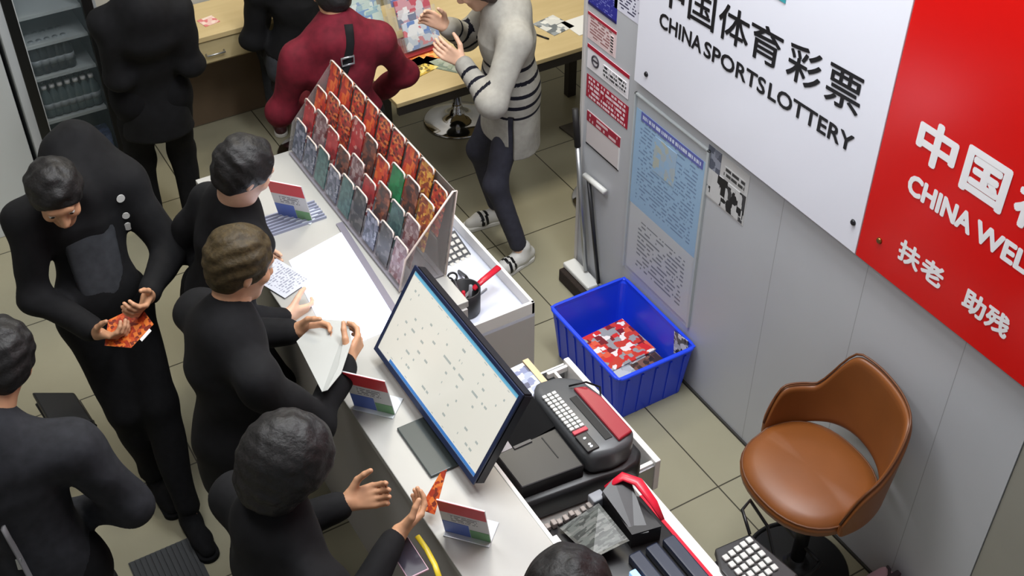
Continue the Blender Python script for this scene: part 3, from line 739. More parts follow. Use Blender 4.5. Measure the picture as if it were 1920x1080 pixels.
# ------------------------------------------------------------------ counters
CTOP = mat('counter_white_laminate', (176, 175, 170), .28, noise=.03, nscale=3); CBODY = mat('counter_grey_laminate', (188, 184, 180), .5, noise=.03, nscale=3); WEDGE = mat('white_edge_band', (236, 234, 230), .35)
ZC, ZD = .95, .74
ct = thing('service_counter', 'white customer counter with a glowing glass top panel', 'counter', (1.1, 3.0, 0))
bm = BM(); prism(bm, [(1.03, 1.78), (1.275, 1.78), (1.275, 3.05), (1.60, 3.05), (1.60, 4.31), (1.03, 4.31)], 0.0, ZC-.03); finish(bm, 'body', CBODY, ct)
bm = BM(); prism(bm, [(.99, 1.75), (1.292, 1.75), (1.292, 3.06), (1.61, 3.06), (1.61, 4.33), (.99, 4.33)], ZC-.03, ZC, .003); finish(bm, 'worktop', CTOP, ct)
bm = BM(); box(bm, (1.286, 1.752, ZC-.031), (1.300, 3.05, ZC+.003), .002); finish(bm, 'edge_band', WEDGE, ct)
bm = BM(); prism(bm, [(1.06, 3.06), (1.325, 3.07), (1.372, 3.68), (1.12, 3.62)], ZC, ZC+.005); finish(bm, 'light_panel', mat('glowing_panel', (226, 232, 255), .3, emit=1.0), ct)
bm = BM(); slab(bm, [(1.327, 3.06, ZC+.006), (1.352, 3.06, ZC+.006), (1.402, 3.74, ZC+.006), (1.374, 3.74, ZC+.006)], .006); finish(bm, 'glass_rail', mat('rail_grey', (128, 124, 136), .25), ct)

dk = thing('staff_desk', 'grey and white staff desk behind the counter carrying the lottery machines', 'desk', (1.55, 2.2, 0))
bm = BM(); box(bm, (1.305, 1.30, ZD-.03), (1.725, 2.83, ZD), .003); finish(bm, 'desktop', CTOP, dk)
bm = BM(); box(bm, (1.305, 1.32, 0), (1.70, 2.82, ZD-.03)); finish(bm, 'body', CBODY, dk)
bm = BM(); prism(bm, [(1.726, 1.50), (1.775, 1.50), (1.775, 2.145), (1.726, 2.145)], ZD-.14, ZD+.02, .003); df = finish(bm, 'drawer_front', WEDGE, dk)
bm = BM(); tube(bm, [(1.776, 1.90, .66), (1.80, 1.90, .66), (1.80, 1.96, .66), (1.776, 1.96, .66)], .006, 8); finish(bm, 'drawer_handle', BLKM, df, True)
# pulled-out cash drawer with steel runners
cdw = thing('cash_drawer', 'pulled out steel drawer with white rail beside the large black terminal', 'drawer', (1.80, 2.5, .60))
bm = BM(); box(bm, (1.728, 2.19, .60), (1.862, 2.78, .615)); box(bm, (1.728, 2.19, .60), (1.734, 2.78, .70)); box(bm, (1.728, 2.772, .60), (1.862, 2.782, .735), .002); box(bm, (1.728, 2.188, .60), (1.862, 2.198, .73), .002)
finish(bm, 'tray', STEEL, cdw)
bm = BM(); box(bm, (1.862, 2.185, .60), (1.885, 2.785, .752), .003); finish(bm, 'front', WEDGE, cdw)
bm = BM(); box(bm, (1.800, 2.20, .715), (1.812, 2.76, .738), .002); box(bm, (1.775, 2.752, .715), (1.862, 2.766, .74), .002); box(bm, (1.800, 2.196, .715), (1.862, 2.212, .738), .002); finish(bm, 'runner', WEDGE, cdw)
bm = BM(); box(bm, (1.735, 2.22, .616), (1.798, 2.74, .665)); box(bm, (1.815, 2.22, .616), (1.858, 2.74, .66)); finish(bm, 'coin_box', mat('grey_pan', (120, 122, 124), .4, metal=.3), cdw)
bm = BM(); box(bm, (1.727, 2.20, 0), (1.865, 2.79, .597), .002); one('pedestal_cabinet', bm, CBODY, 'grey cabinet under the pulled out steel drawer', 'cabinet')

# white open-topped cabinet with the odds and ends
tx0, tx1, ty0, ty1, tz = 1.625, 1.94, 3.12, 3.98, .75
tc_ = thing('display_cabinet', 'white cabinet with a sunken tray top holding scissors cup and calculator', 'cabinet', ((tx0+tx1)/2, (ty0+ty1)/2, 0))
bm = BM(); box(bm, (tx0, ty0, 0), (tx1, ty1, tz-.075)); finish(bm, 'body', CBODY, tc_)
bm = BM(); box(bm, (tx0, ty0, tz-.075), (tx1, ty1, tz-.06)); finish(bm, 'tray_floor', mat('tray_white', (214, 218, 232), .22), tc_)
bm = BM()
box(bm, (tx1-.014, ty0, tz-.06), (tx1, ty1, tz), .002); box(bm, (tx0, ty0, tz-.06), (tx0+.012, ty1, tz), .002); box(bm, (tx0, ty0, tz-.06), (tx1, ty0+.014, tz), .002); box(bm, (tx0, ty1-.012, tz-.06), (tx1, ty1, tz), .002)
finish(bm, 'tray_rim', WEDGE, tc_)
ZT = tz-.06
cup = thing('pen_cup', 'black cup of tools in the white tray', 'cup', (1.705, 3.285, ZT))
bm = BM(); lathe(bm, [(0, 0), (.056, 0), (.060, .006), (.063, .118), (.057, .118), (.053, .012), (0, .010)], (1.708, 3.275, ZT), 32); finish(bm, 'body', mat('black_plastic', (28, 28, 31), .4), cup, True)
def tool(name, pts, r, m, label, cat, extra=None, par=None):
    bm = BM(); tube(bm, pts, r, 8)
    if par is None:
        o = finish(bm, name, m, smooth=True); return tag(o, label, cat)
    return finish(bm, name, m, par, True)
REDP = mat('red_plastic', (206, 30, 52), .3)
kn = thing('cutter_knife', 'red handled cutter leaning out of the black cup', 'knife', (1.74, 3.285, ZT+.09))
bm = BM(); tube(bm, [(1.745, 3.275, ZT+.098), (1.80, 3.295, ZT+.105), (1.89, 3.32, ZT+.118)], [.010, .012, .013], 10, sx=1.2, sy=.7); finish(bm, 'handle', REDP, kn, True)
bm = BM(); slab(bm, [(1.69, 3.268, ZT+.06), (1.75, 3.276, ZT+.098), (1.748, 3.288, ZT+.102), (1.688, 3.280, ZT+.064)], .002); finish(bm, 'blade', STEEL, kn)
sc = thing('scissors', 'scissors with black loops standing in the black cup', 'scissors', (1.69, 3.30, ZT+.02))
bm = BM()
for ccx, ccy in ((1.662, 3.325), (1.690, 3.345)):
    c = Vector((ccx, ccy, ZT+.135)); tube(bm, [c+Vector((.020*math.cos(t), .012*math.sin(t), .012*math.sin(t))) for t in [i*math.pi/8 for i in range(16)]], .0045, 6, True)
finish(bm, 'handle', BLKM, sc, True)
bm = BM(); tube(bm, [(1.665, 3.315, ZT+.128), (1.70, 3.285, ZT+.03)], .005, 6); tube(bm, [(1.69, 3.33, ZT+.128), (1.705, 3.285, ZT+.03)], .005, 6); finish(bm, 'blade', STEEL, sc)
tool('marker_pen', [(1.722, 3.27, ZT+.02), (1.728, 3.262, ZT+.135)], .0075, mat('grey_plastic', (150, 152, 158), .4), 'grey marker standing in the black cup', 'pen')
tool('marker_pen', [(1.695, 3.265, ZT+.02), (1.690, 3.255, ZT+.125)], .0075, REDP, 'red marker standing in the black cup', 'pen')
tool('ballpoint_pen', [(1.765, 3.315, ZT+.005), (1.845, 3.345, ZT+.005)], .004, mat('grey_plastic', (150, 152, 158), .4), 'thin grey pen lying in the white tray right of the black cup', 'pen')
tool('screwdriver', [(1.70, 3.148, ZT+.005), (1.84, 3.150, ZT+.005)], .0035, STEEL, 'thin steel rod lying along the near rim of the white tray', 'tool')
ca = thing('calculator', 'small dark calculator with pale round keys propped in the white tray', 'calculator', (1.835, 3.62, ZT), rad(8))
TM = Matrix.Translation((0, 0, .012))@Matrix.Rotation(rad(28), 4, 'X')
bm = BM(); box(bm, (-.062, -.08, 0), (.062, .08, .014), .004, mtx=TM); finish(bm, 'body', mat('dark_grey_plastic', (66, 66, 68), .4), ca, rel=False)
bm = BM()
for i in range(4):
    for j in range(5): box(bm, (-.054+i*.028, -.066+j*.028, .0135), (-.054+i*.028+.021, -.066+j*.028+.019, .020), .004, mtx=TM)
finish(bm, 'keypad', mat('pale_keys', (206, 204, 198), .4), ca, rel=False)
bm = BM(); box(bm, (-.06, .055, .0), (-.05, .065, .05)); box(bm, (.05, .055, 0), (.06, .065, .05)); finish(bm, 'stand', BLKM, ca, rel=False)
bm = BM(); tube(bm, [(1.80, 3.50, ZT+.006), (1.79, 3.42, ZT+.04), (1.76, 3.35, ZT+.09)], .007, 8); tag(finish(bm, 'hook', BLKM, smooth=True), 'black bent metal hook in the tray between calculator and cup', 'hook')

# ------------------------------------------------------------------ ticket rack on the counter
ACR = mat('clear_pocket', (210, 214, 216), 0.1, alpha=.035); ACRE = mat('acrylic_edge', (222, 206, 196), .25); RBASE = mat('rack_grey', (132, 128, 136), .3)
rk = thing('ticket_rack', 'tiered clear acrylic rack full of scratch tickets on the counter', 'rack', (1.53, 3.72, ZC))
ry0, ry1 = 3.235, 4.30
tiers = [(1.420, .975, .155), (1.465, 1.035, .175), (1.525, 1.090, .195), (1.585, 1.140, .215)]
lean = rad(17)
bm = BM(); box(bm, (1.405, ry0, ZC), (1.600, ry1, ZC+.012), .002); finish(bm, 'base', RBASE, rk)
bm = BM(); slab(bm, [(1.600, ry0, ZC+.01), (1.600, ry1, ZC+.01), (1.662, ry1, 1.335), (1.662, ry0, 1.335)], .004); finish(bm, 'back_panel', mat('smoky_acrylic', (120, 116, 112), .2), rk)
for yy in (ry0-.004, ry1+.004):
    bm = BM(); slab(bm, [(1.405, yy, ZC+.01), (1.602, yy, ZC+.01), (1.664, yy, 1.335), (1.650, yy, 1.335), (1.440, yy, 1.10)], .004); finish(bm, 'end_panel', mat('end_acrylic', (214, 210, 206), .12, alpha=.16), rk)
for yy in (ry0-.006,):
    bm = BM(); tube(bm, [(1.602, yy, ZC+.01), (1.664, yy, 1.335), (1.650, yy, 1.337), (1.440, yy, 1.10), (1.405, yy, ZC+.012)], .0045, 6); finish(bm, 'end_edge', ACRE, rk, True)
for x, z, hgt in tiers[1:]:
    bm = BM(); box(bm, (x-.012, ry0, ZC+.012), (x-.006, ry1, z), .001); finish(bm, 'riser', mat('end_acrylic', (214, 210, 206), .12, alpha=.16), rk)
OR = [printed('ticket_orange', [(232, 84, 26), (214, 50, 20), (240, 120, 44), (190, 40, 20), (232, 84, 26), (130, 30, 20)], 55, (1, 1, .6), seed=11),
      printed('ticket_red_gold', [(206, 56, 28), (170, 36, 22), (230, 130, 60), (206, 56, 28), (100, 28, 20)], 64, (1, 1, 1.6), seed=12),
      printed('ticket_brown', [(120, 60, 40), (86, 40, 30), (170, 96, 64), (60, 30, 26), (140, 70, 44)], 64, (1, .6, 1), seed=13),
      printed('ticket_red', [(186, 40, 44), (208, 60, 60), (150, 34, 40), (214, 150, 140), (186, 40, 44)], 46, seed=14),
      printed('ticket_amber', [(214, 140, 40), (196, 90, 30), (236, 180, 70), (150, 60, 30)], 60, seed=15),
      printed('ticket_green', [(10, 140, 80), (6, 122, 68), (20, 150, 90)], 40, seed=16),
      printed('ticket_teal', [(66, 104, 104), (54, 88, 90), (80, 118, 116)], 60, seed=17),
      printed('ticket_slate', [(84, 92, 112), (110, 112, 132), (64, 70, 90), (150, 152, 168)], 60, seed=18),
      printed('ticket_black', [(36, 34, 38), (50, 46, 48), (30, 28, 32), (90, 84, 84)], 50, seed=19),
      printed('ticket_mauve', [(150, 116, 120), (130, 92, 94), (176, 150, 150), (120, 60, 64)], 60, seed=20)]
ONAME = ['bright orange', 'red and gold', 'dark brown', 'plain red', 'amber yellow', 'emerald green', 'dark teal', 'slate blue', 'black', 'pale mauve']
plan = [[7, 7, 6, 7, 6, 8, 7, 8, 9], [3, 9, 3, 2, 9, 3, 2, 6, 9], [0, 1, 1, 3, 2, 0, 1, 2, 4], [0, 0, 1, 0, 1, 1, 0, 4, 1]]
plan[2][7] = 2; plan[2][6] = 5
tn = ['bottom row', 'second row', 'third row', 'top row']; nth = ['first', 'second', 'third', 'fourth', 'fifth', 'sixth', 'seventh', 'eighth', 'ninth']
n_t = 9; step = (ry1-ry0)/n_t; rng = random.Random(5)
for ti, (x, z, hgt) in enumerate(tiers):
    for k in range(n_t):
        ya = ry0+step*k+.006; yb = ya+step-.012
        hh = hgt*rng.choice((.86, 1.0, 1.0, 1.06)); dx = math.tan(lean)
        wv = .012
        bm = BM(); slab(bm, [(x, ya+.004, z), (x, yb-.004, z), (x+hh*.98*dx, yb-.004, z+hh*.98), (x+hh*.98*dx, ya+.004, z+hh*.98)], .004)
        bmesh.ops.recalc_face_normals(bm, faces=bm.faces)
        pid = plan[ti][n_t-1-k]
        one('scratch_ticket', bm, OR[pid], '%s scratch ticket, %s of the counter rack, %s from the monitor end' % (ONAME[pid], tn[ti], nth[k]), 'lottery ticket', 'scratch tickets in the counter rack')
        bm = BM(); ph = hh*1.0; f = -.007
        slab(bm, [(x+f, ya, z), (x+f, yb, z), (x+f+ph*dx, yb, z+ph), (x+f+ph*dx, ya, z+ph)], .0015)
        pk = finish(bm, 'pocket', ACR, rk)
        bm = BM(); c = Vector((x+f+ph*dx, ya, z+ph)); e = Vector((x+f+ph*dx, yb, z+ph))
        tube(bm, [c+Vector((-.018*dx, 0, -.018)), c+Vector((-.004*dx, .005, -.004)), c+Vector((0, .016, 0)), e-Vector((0, .016, 0)), e+Vector((-.004*dx, -.005, -.004)), e+Vector((-.018*dx, 0, -.018))], .0036, 6)
        finish(bm, 'pocket_rim', ACRE, pk, True)

# ------------------------------------------------------------------ customer monitor
mo = thing('monitor', 'wide black monitor with a pale list screen facing the customers', 'monitor', (1.2, 2.6, ZC))
p_b = Vector((1.175, 0, 1.005)); p_t = Vector((1.352, 0, 1.305)); up = (p_t-p_b).normalized(); nn = Vector((-up.z, 0, up.x)); Hh = (p_t-p_b).length
def mp(y, s, d): q = p_b+up*s+nn*d; return Vector((q.x, y, q.z))
my0, my1 = 2.235, 2.955
def mbox(bm, y0, y1, s0, s1, d0, d1, mi=0):
    v = [bm.verts.new(mp(y, s, d)) for d in (d0, d1) for y, s in ((y0, s0), (y1, s0), (y1, s1), (y0, s1))]
    for f in ((0, 1, 2, 3), (7, 6, 5, 4), (0, 4, 5, 1), (1, 5, 6, 2), (2, 6, 7, 3), (3, 7, 4, 0)): bm.faces.new([v[i] for i in f]).material_index = mi
    bmesh.ops.recalc_face_normals(bm, faces=bm.faces)
bm = BM(); mbox(bm, my0, my1, -.005, Hh+.005, -.045, -.002); bmesh.ops.bevel(bm, geom=bm.edges[:], offset=.006, segments=2, affect='EDGES'); finish(bm, 'housing', mat('monitor_black', (24, 24, 30), .35), mo)
bm = BM(); mbox(bm, my0, my1, -.005, .013, -.002, .004); mbox(bm, my0, my1, Hh-.008, Hh+.005, -.002, .004); mbox(bm, my0, my0+.014, .013, Hh-.008, -.002, .004); mbox(bm, my1-.014, my1, .013, Hh-.008, -.002, .004)
finish(bm, 'bezel', mat('bezel_navy', (34, 44, 72), .3), mo)
bm = BM(); mbox(bm, my0+.014, my1-.014, .013, Hh-.008, -.002, .001)
scn = finish(bm, 'screen', texted('screen_list', (198, 196, 186), (150, 156, 152), 9, 26, a='y', b='z', dens=.60, fill=.22, lo=.06, hi=.94, emit=.55, rough=.2), mo)
bm = BM(); mbox(bm, my0+.016, my1-.016, Hh-.022, Hh-.010, .001, .0016); finish(bm, 'title_bar', mat('screen_blue_bar', (96, 160, 190), .3, emit=.5), scn)
bm = BM(); mbox(bm, my0+.016, my1-.10, .014, .026, .001, .0016); finish(bm, 'task_bar', mat('screen_task_bar', (58, 110, 170), .3, emit=.5), scn)
bm = BM(); box(bm, (1.085, 2.365, ZC), (1.270, 2.61, ZC+.012), .003); finish(bm, 'foot', mat('dark_slate_plastic', (58, 66, 66), .35), mo)
bm = BM(); box(bm, (1.262, 2.44, ZC+.005), (1.284, 2.54, 1.075), .003); finish(bm, 'stand', BLKM, mo)

# ------------------------------------------------------------------ lottery terminals
TBLK = mat('terminal_black', (30, 29, 30), .38); TGREY = mat('terminal_grey', (82, 84, 86), .38); TRED = mat('terminal_red', (150, 34, 46), .3); KEYW = mat('key_white', (208, 210, 206), .4)
tm = thing('lottery_terminal', 'large black lottery terminal with white keys and dark red lid', 'terminal', (1.58, 2.45, ZD))
# the body is a rounded wedge: one outline, lofted over three levels
bm = BM(); prism(bm, [(1.31, 2.20), (1.60, 2.16), (1.70, 2.135), (1.765, 2.15), (1.80, 2.20), (1.80, 2.52), (1.78, 2.66), (1.70, 2.76), (1.34, 2.78), (1.31, 2.74)], ZD, .845, .018); finish(bm, 'base', TBLK, tm, True)
bm = BM(); prism(bm, [(1.585, 2.195), (1.665, 2.165), (1.735, 2.175), (1.775, 2.225), (1.775, 2.50), (1.755, 2.63), (1.69, 2.70), (1.60, 2.715), (1.575, 2.66), (1.575, 2.24)], .845, .945, .022); finish(bm, 'printer_housing', TGREY, tm, True)
bm = BM(); prism(bm, [(1.335, 2.235), (1.565, 2.205), (1.572, 2.46), (1.335, 2.46)], .845, .905, .006); lw = finish(bm, 'ticket_reader', TBLK, tm)
bm = BM(); box(bm, (1.40, 2.44, .9045), (1.47, 2.458, .910), .002); finish(bm, 'badge', mat('badge_silver', (84, 82, 80), .5), lw)
bm = BM(); box(bm, (1.505, 2.30, .904), (1.509, 2.44, .9065)); finish(bm, 'slit', mat('deep_black', (8, 8, 8), .6), lw)
bm = BM(); slab(bm, [(1.335, 2.47, .865), (1.572, 2.47, .905), (1.572, 2.70, .925), (1.335, 2.73, .885)], .03); bmesh.ops.recalc_face_normals(bm, faces=bm.faces); finish(bm, 'sloping_panel', mat('panel_black', (18, 18, 19), .85, spec=.15), tm)
bm = BM(); slab(bm, [(1.36, 2.475, .872), (1.41, 2.475, .880), (1.41, 2.56, .888), (1.385, 2.58, .885)], .004); bmesh.ops.recalc_face_normals(bm, faces=bm.faces); finish(bm, 'dark_red_lens', mat('dark_red_glass', (70, 34, 36), .2), tm)
bm = BM()
for i in range(11):
    for j in range(3): box(bm, (1.584+j*.0195, 2.360+i*.0235, .943), (1.584+j*.0195+.016, 2.360+i*.0235+.018, .953), .003)
finish(bm, 'keypad', KEYW, tm)
bm = BM(); box(bm, (1.584, 2.330, .943), (1.640, 2.353, .953), .003); finish(bm, 'red_key', mat('key_red', (190, 60, 76), .4), tm)
bm = BM(); box(bm, (1.582, 2.215, .940), (1.628, 2.323, .952), .003); led = finish(bm, 'display_strip', TBLK, tm)
for q in (2.29, 2.25, 2.235):
    bm = BM(); lathe(bm, [(.005, 0), (.005, .003), (0, .004)], (1.605, q, .952), 12); finish(bm, 'lamp', mat('led_white', (230, 232, 240), .3, emit=1.2), led)
bm = BM(); prism(bm, [(1.698, 2.20), (1.760, 2.215), (1.760, 2.46), (1.740, 2.56), (1.698, 2.58)], .943, .958, .006); finish(bm, 'lid', TRED, tm)
bm = BM(); box(bm, (1.664, 2.24, .9445), (1.692, 2.54, .948), .001); finish(bm, 'paper_slot', mat('deep_black', (8, 8, 8), .6), tm)
bm = BM(); tube(bm, [(1.69, 2.60, .955), (1.74, 2.56, .975), (1.80, 2.56, .92), (1.82, 2.57, .80)], .004, 6); finish(bm, 'cable', BLKM, tm, True)

tm.location.y = 2.375; tm.scale = (1, .74, 1)

t2 = thing('lottery_terminal', 'nearer black and red lottery terminal with a paper strip in its slot', 'terminal', (1.55, 1.85, ZD))
bm = BM(); prism(bm, [(1.315, 1.56), (1.712, 1.50), (1.716, 2.05), (1.68, 2.09), (1.36, 2.115), (1.315, 2.10)], ZD, .80, .012); finish(bm, 'base', TBLK, t2, True)
bm = BM(); slab(bm, [(1.555, 2.07, .905), (1.565, 1.90, .860), (1.61, 1.885, .862), (1.655, 2.05, .905), (1.61, 2.09, .915)], .03); prism(bm, [(1.555, 1.90), (1.655, 1.88), (1.655, 2.08), (1.57, 2.09)], .80, .868); bmesh.ops.recalc_face_normals(bm, faces=bm.faces); finish(bm, 'printer_head', TBLK, t2)
bm = BM(); tube(bm, [(1.575, 2.085, .895), (1.635, 2.075, .925), (1.665, 2.03, .925), (1.672, 1.95, .90), (1.675, 1.90, .865)], [.008, .018, .020, .016, .008], 10, sx=1.0, sy=.4); finish(bm, 'red_cover', mat('bright_red_plastic', (216, 32, 56), .3), t2, True)
bm = BM(); slab(bm, [(1.702, 1.50, .802), (1.716, 1.50, .800), (1.716, 2.06, .800), (1.702, 2.06, .802)], .02); bmesh.ops.recalc_face_normals(bm, faces=bm.faces); finish(bm, 'red_edge', mat('bright_red_plastic', (216, 32, 56), .3), t2)
bm = BM()
for k, x in enumerate((1.50, 1.535, 1.57)): box(bm, (1.515+k*.066, 1.50, .80), (1.560+k*.066, 1.86, .838-.004*k), .006)
finish(bm, 'card_tray', mat('tray_navy', (36, 42, 60), .28), t2)
bm = BM(); box(bm, (1.475, 1.55, .80), (1.50, 1.80, .850), .004); finish(bm, 'lit_strip', mat('lit_blue', (150, 196, 246), .3, emit=.7), t2)
bm = BM(); box(bm, (1.345, 1.86, .798), (1.375, 2.06, .812), .003); finish(bm, 'steel_bar', mat('white_trim', (230, 230, 230), .4), t2)
pr = printed('paper_strip_print', [(70, 74, 70), (96, 100, 96), (60, 62, 60), (110, 112, 108)], 40, (1, 3, 1), seed=22)
bm = BM(); slab(bm, [(1.395, 2.075, .815), (1.405, 1.90, .845), (1.535, 1.885, .868), (1.535, 2.06, .868)], .002); one('printout', bm, pr, 'dark grey printed slip lying across the nearer red and black terminal', 'paper')
bm = BM()
for k in range(9): box(bm, (1.335+k*.023, 2.088+(k % 2)*.003, .80), (1.335+k*.023+.017, 2.112, .812+.006*(k % 3)), .003)
finish(bm, 'connector_row', mat('connector_pale', (150, 140, 134), .4), t2)
bm = BM(); box(bm, (1.535, 2.085, .80), (1.585, 2.125, .845), .005); finish(bm, 'paper_cover', mat('grey_plastic', (150, 152, 158), .4), t2)
kb = thing('card_reader', 'black card reader with rows of white keys at the desk corner', 'keypad', (1.83, 1.68, .765))
bm = BM(); prism(bm, [(1.765, 1.50), (1.965, 1.56), (1.935, 1.765), (1.80, 1.775), (1.765, 1.70)], .745, .775, .006); finish(bm, 'body', TBLK, kb)
bm = BM()
for i in range(5):
    for j in range(5): box(bm, (1.795+i*.027, 1.590+j*.031+i*.004, .774), (1.795+i*.027+.020, 1.590+j*.031+i*.004+.022, .785), .003)
finish(bm, 'keypad', KEYW, kb)
bm = BM(); box(bm, (1.775, 1.50, .70), (1.93, 1.75, .745)); finish(bm, 'bracket', BLKM, kb)
bm = BM(); tube(bm, [(1.93, 1.76, .78), (1.96, 1.84, .80), (2.02, 1.87, .78), (2.05, 1.80, .70), (2.04, 1.70, .55), (1.98, 1.62, .40), (1.86, 1.62, .38), (1.79, 1.66, .50), (1.785, 1.66, .70)], .006, 8); finish(bm, 'cable', BLKM, kb, True)

# leaflets lying in the gap between desk and white cabinet
LF = printed('blue_leaflet_print', [(150, 160, 190), (180, 190, 210), (110, 120, 160), (200, 200, 206), (60, 66, 100)], 34, seed=25)
bm = BM(); box(bm, (-.072, -.085, 0), (.072, .085, .06)); o = finish(bm, 'leaflet_stack', LF, rel=False); o.location = (1.625, 2.715, ZD); o.rotation_euler = (0, 0, .05); tag(o, 'stack of blue printed leaflets behind the large black terminal', 'leaflets')
bm = BM(); box(bm, (-.012, -.075, 0), (.012, .075, .065)); o = finish(bm, 'notebook', mat('cream_cover', (214, 190, 150), .5), rel=False); o.location = (1.708, 2.735, ZD); tag(o, 'cream notebook standing beside the stack of blue leaflets', 'notebook')

# ------------------------------------------------------------------ three code-card stands on the counter (their codes are left out)
CRED = mat('card_red', (216, 56, 66), .35); CBLU = mat('card_blue', (92, 118, 200), .35); CGRN = mat('card_green', (120, 168, 120), .35); CWH = mat('card_white', (220, 220, 222), .35)
def code_stand(x, y, rz, where):
    o = thing('payment_stand', 'red and blue payment card stand '+where, 'card stand', (x, y, ZC), rz)
    TM = Matrix.Rotation(rad(14), 4, 'X')
    bm = BM(); box(bm, (-.075, -.02, 0), (.075, .08, .005), .002); finish(bm, 'foot', mat('clear_acrylic_foot', (210, 216, 220), .15), o, rel=False)
    bm = BM(); box(bm, (-.075, 0, .004), (.075, .004, .22), mtx=TM); cd_ = finish(bm, 'card', CWH, o, rel=False)
    for nm, xa, xb, z0, z1, m in (('header', -.074, .074, .150, .219, CRED), ('blue_field', -.074, .010, .006, .085, CBLU), ('green_field', .012, .074, .006, .060, CGRN), ('small_print', -.05, .05, .095, .140, texted('stand_print', (220, 220, 222), (120, 120, 126), 4, 9, a='x', b='z', dens=.45))):
        bm = BM(); box(bm, (xa, -.0012, z0), (xb, .0002, z1), mtx=TM); finish(bm, nm, m, cd_, rel=False)
code_stand(1.075, 2.10, rad(-48), 'in front of the monitor on the counter')
code_stand(1.06, 2.73, rad(-48), 'beside the bottom corner of the screen')
code_stand(1.25, 3.86, rad(-48), 'beyond the glowing panel by the ticket rack')

# loose papers on the glowing counter
PW = mat('paper_white', (226, 226, 224), .6)
bm = BM(); box(bm, (0, 0, 0), (.14, .20, .0015)); o = finish(bm, 'paper_sheet', texted('form_print', (206, 210, 222), (150, 154, 172), 16, 14, a='x', b='y', dens=.5), rel=False); o.location = (1.02, 3.42, ZC+.0055); o.rotation_euler = (0, 0, .35); tag(o, 'printed form lying at the edge of the glowing counter panel', 'paper')
bm = BM()
for k in range(7): box(bm, (1.12, 3.80+k*.020, ZC+.0), (1.36, 3.806+k*.020, ZC+.012))
one('paper_guide', bm, mat('guide_grey', (150, 154, 176), .4), 'grey slatted strip at the far end of the glowing panel', 'tray')

# ------------------------------------------------------------------ far desk, table and what is on them
def wood(name, c, c2):
    q = NB(name, .42, .35); v, x, y, z = q.coord('Object')
    mp = q.n('ShaderNodeMapping'); q.set(mp.inputs['Vector'], v); mp.inputs['Scale'].default_value = (1.2, 9, 9)
    n = q.noise(mp.outputs[0], 3.0, 5); q.col(q.mix(n, lin(c), lin(c2))); return q.m
WOOD = wood('pale_wood', (206, 186, 140), (186, 164, 118)); WOODF = wood('drawer_wood', (196, 180, 138), (178, 160, 118)); DKE = mat('dark_edge', (36, 30, 26), .5)
fd = thing('writing_desk', 'pale wooden desk with drawers along the far wall', 'desk', (1.85, 6.03, 0))
dx0, dx1, dy0, dy1 = 1.02, 2.62, 5.83, 6.21
bm = BM(); box(bm, (dx0, dy0, .72), (dx1, dy1, .75), .003); finish(bm, 'desktop', WOOD, fd)
xs = at(490, 60, .66).x
for a, c in ((dx0+.01, xs-.004), (xs+.004, dx1-.01)):
    bm = BM(); box(bm, (a, dy0+.012, .585), (c, dy0+.03, .715), .002); d_ = finish(bm, 'drawer', WOODF, fd)
    xm = at(397, 90, .64).x if a < xs-.1 and c < xs+.01 else (a+c)/2+.2
    bm = BM(); tube(bm, [(xm-.05, dy0+.012, .64), (xm-.05, dy0-.012, .64), (xm+.05, dy0-.012, .64), (xm+.05, dy0+.012, .64)], .005, 8); finish(bm, 'handle', STEEL, d_, True)
bm = BM(); box(bm, (dx0+.01, dy0+.03, .57), (dx1-.01, dy1, .72)); finish(bm, 'drawer_case', WOODF, fd)
bm = BM(); box(bm, (dx0, dy1-.02, 0), (dx1, dy1, .57)); finish(bm, 'desk_shade_panel', mat('desk_shade_brown', (104, 86, 66), .6), fd)  # added dark board, its brown stands in for the shade under the desk
for x in (dx0, dx1-.03):
    bm = BM(); box(bm, (x, dy0+.02, 0), (x+.03, dy1, .72)); finish(bm, 'leg', WOODF, fd)
bm = BM(); p = at(391, 40, .75); box(bm, (-.045, -.045, 0), (.045, .045, .002)); o = finish(bm, 'note_sticker', printed('pink_note', [(230, 190, 180), (214, 120, 120), (236, 214, 200)], 40, seed=30), rel=False); o.location = (p.x, p.y, .7505); o.rotation_euler = (0, 0, .2); tag(o, 'small pink and white note stuck on the far desktop', 'note')

tb = thing('table', 'long pale wooden table with a dark front edge and dark legs', 'table', (3.1, 5.2, 0))
ty0_ = 4.715
bm = BM(); box(bm, (2.12, ty0_, .725), (4.4, 5.66, .75), .003); finish(bm, 'tabletop', WOOD, tb)
bm = BM(); box(bm, (2.13, ty0_+.005, .675), (4.39, ty0_+.03, .7245)); box(bm, (2.13, 5.60, .675), (4.39, 5.62, .7245)); finish(bm, 'apron', DKE, tb)
lp = at(1075, 183, 0)
for x, y in ((2.17, 4.98), (2.17, 5.58), (lp.x, 5.36), (4.32, 4.76), (4.32, 5.58)):
    bm = BM(); box(bm, (x-.028, y-.025, 0), (x+.028, y+.025, .725), .002); finish(bm, 'leg', DKE, tb)
FLY = [printed('flyer_blue_white', [(196, 206, 222), (110, 140, 196), (226, 228, 232), (150, 160, 176), (206, 120, 130)], 26, seed=31), printed('flyer_pink_white', [(206, 200, 204), (190, 90, 104), (226, 224, 226), (90, 96, 130), (200, 150, 160)], 26, seed=32),
       printed('flyer_pale_green', [(190, 206, 200), (150, 180, 190), (220, 226, 220), (120, 150, 190)], 22, seed=33), printed('flyer_navy_white', [(36, 60, 150), (60, 84, 170), (210, 214, 224), (40, 50, 110)], 22, seed=34)]
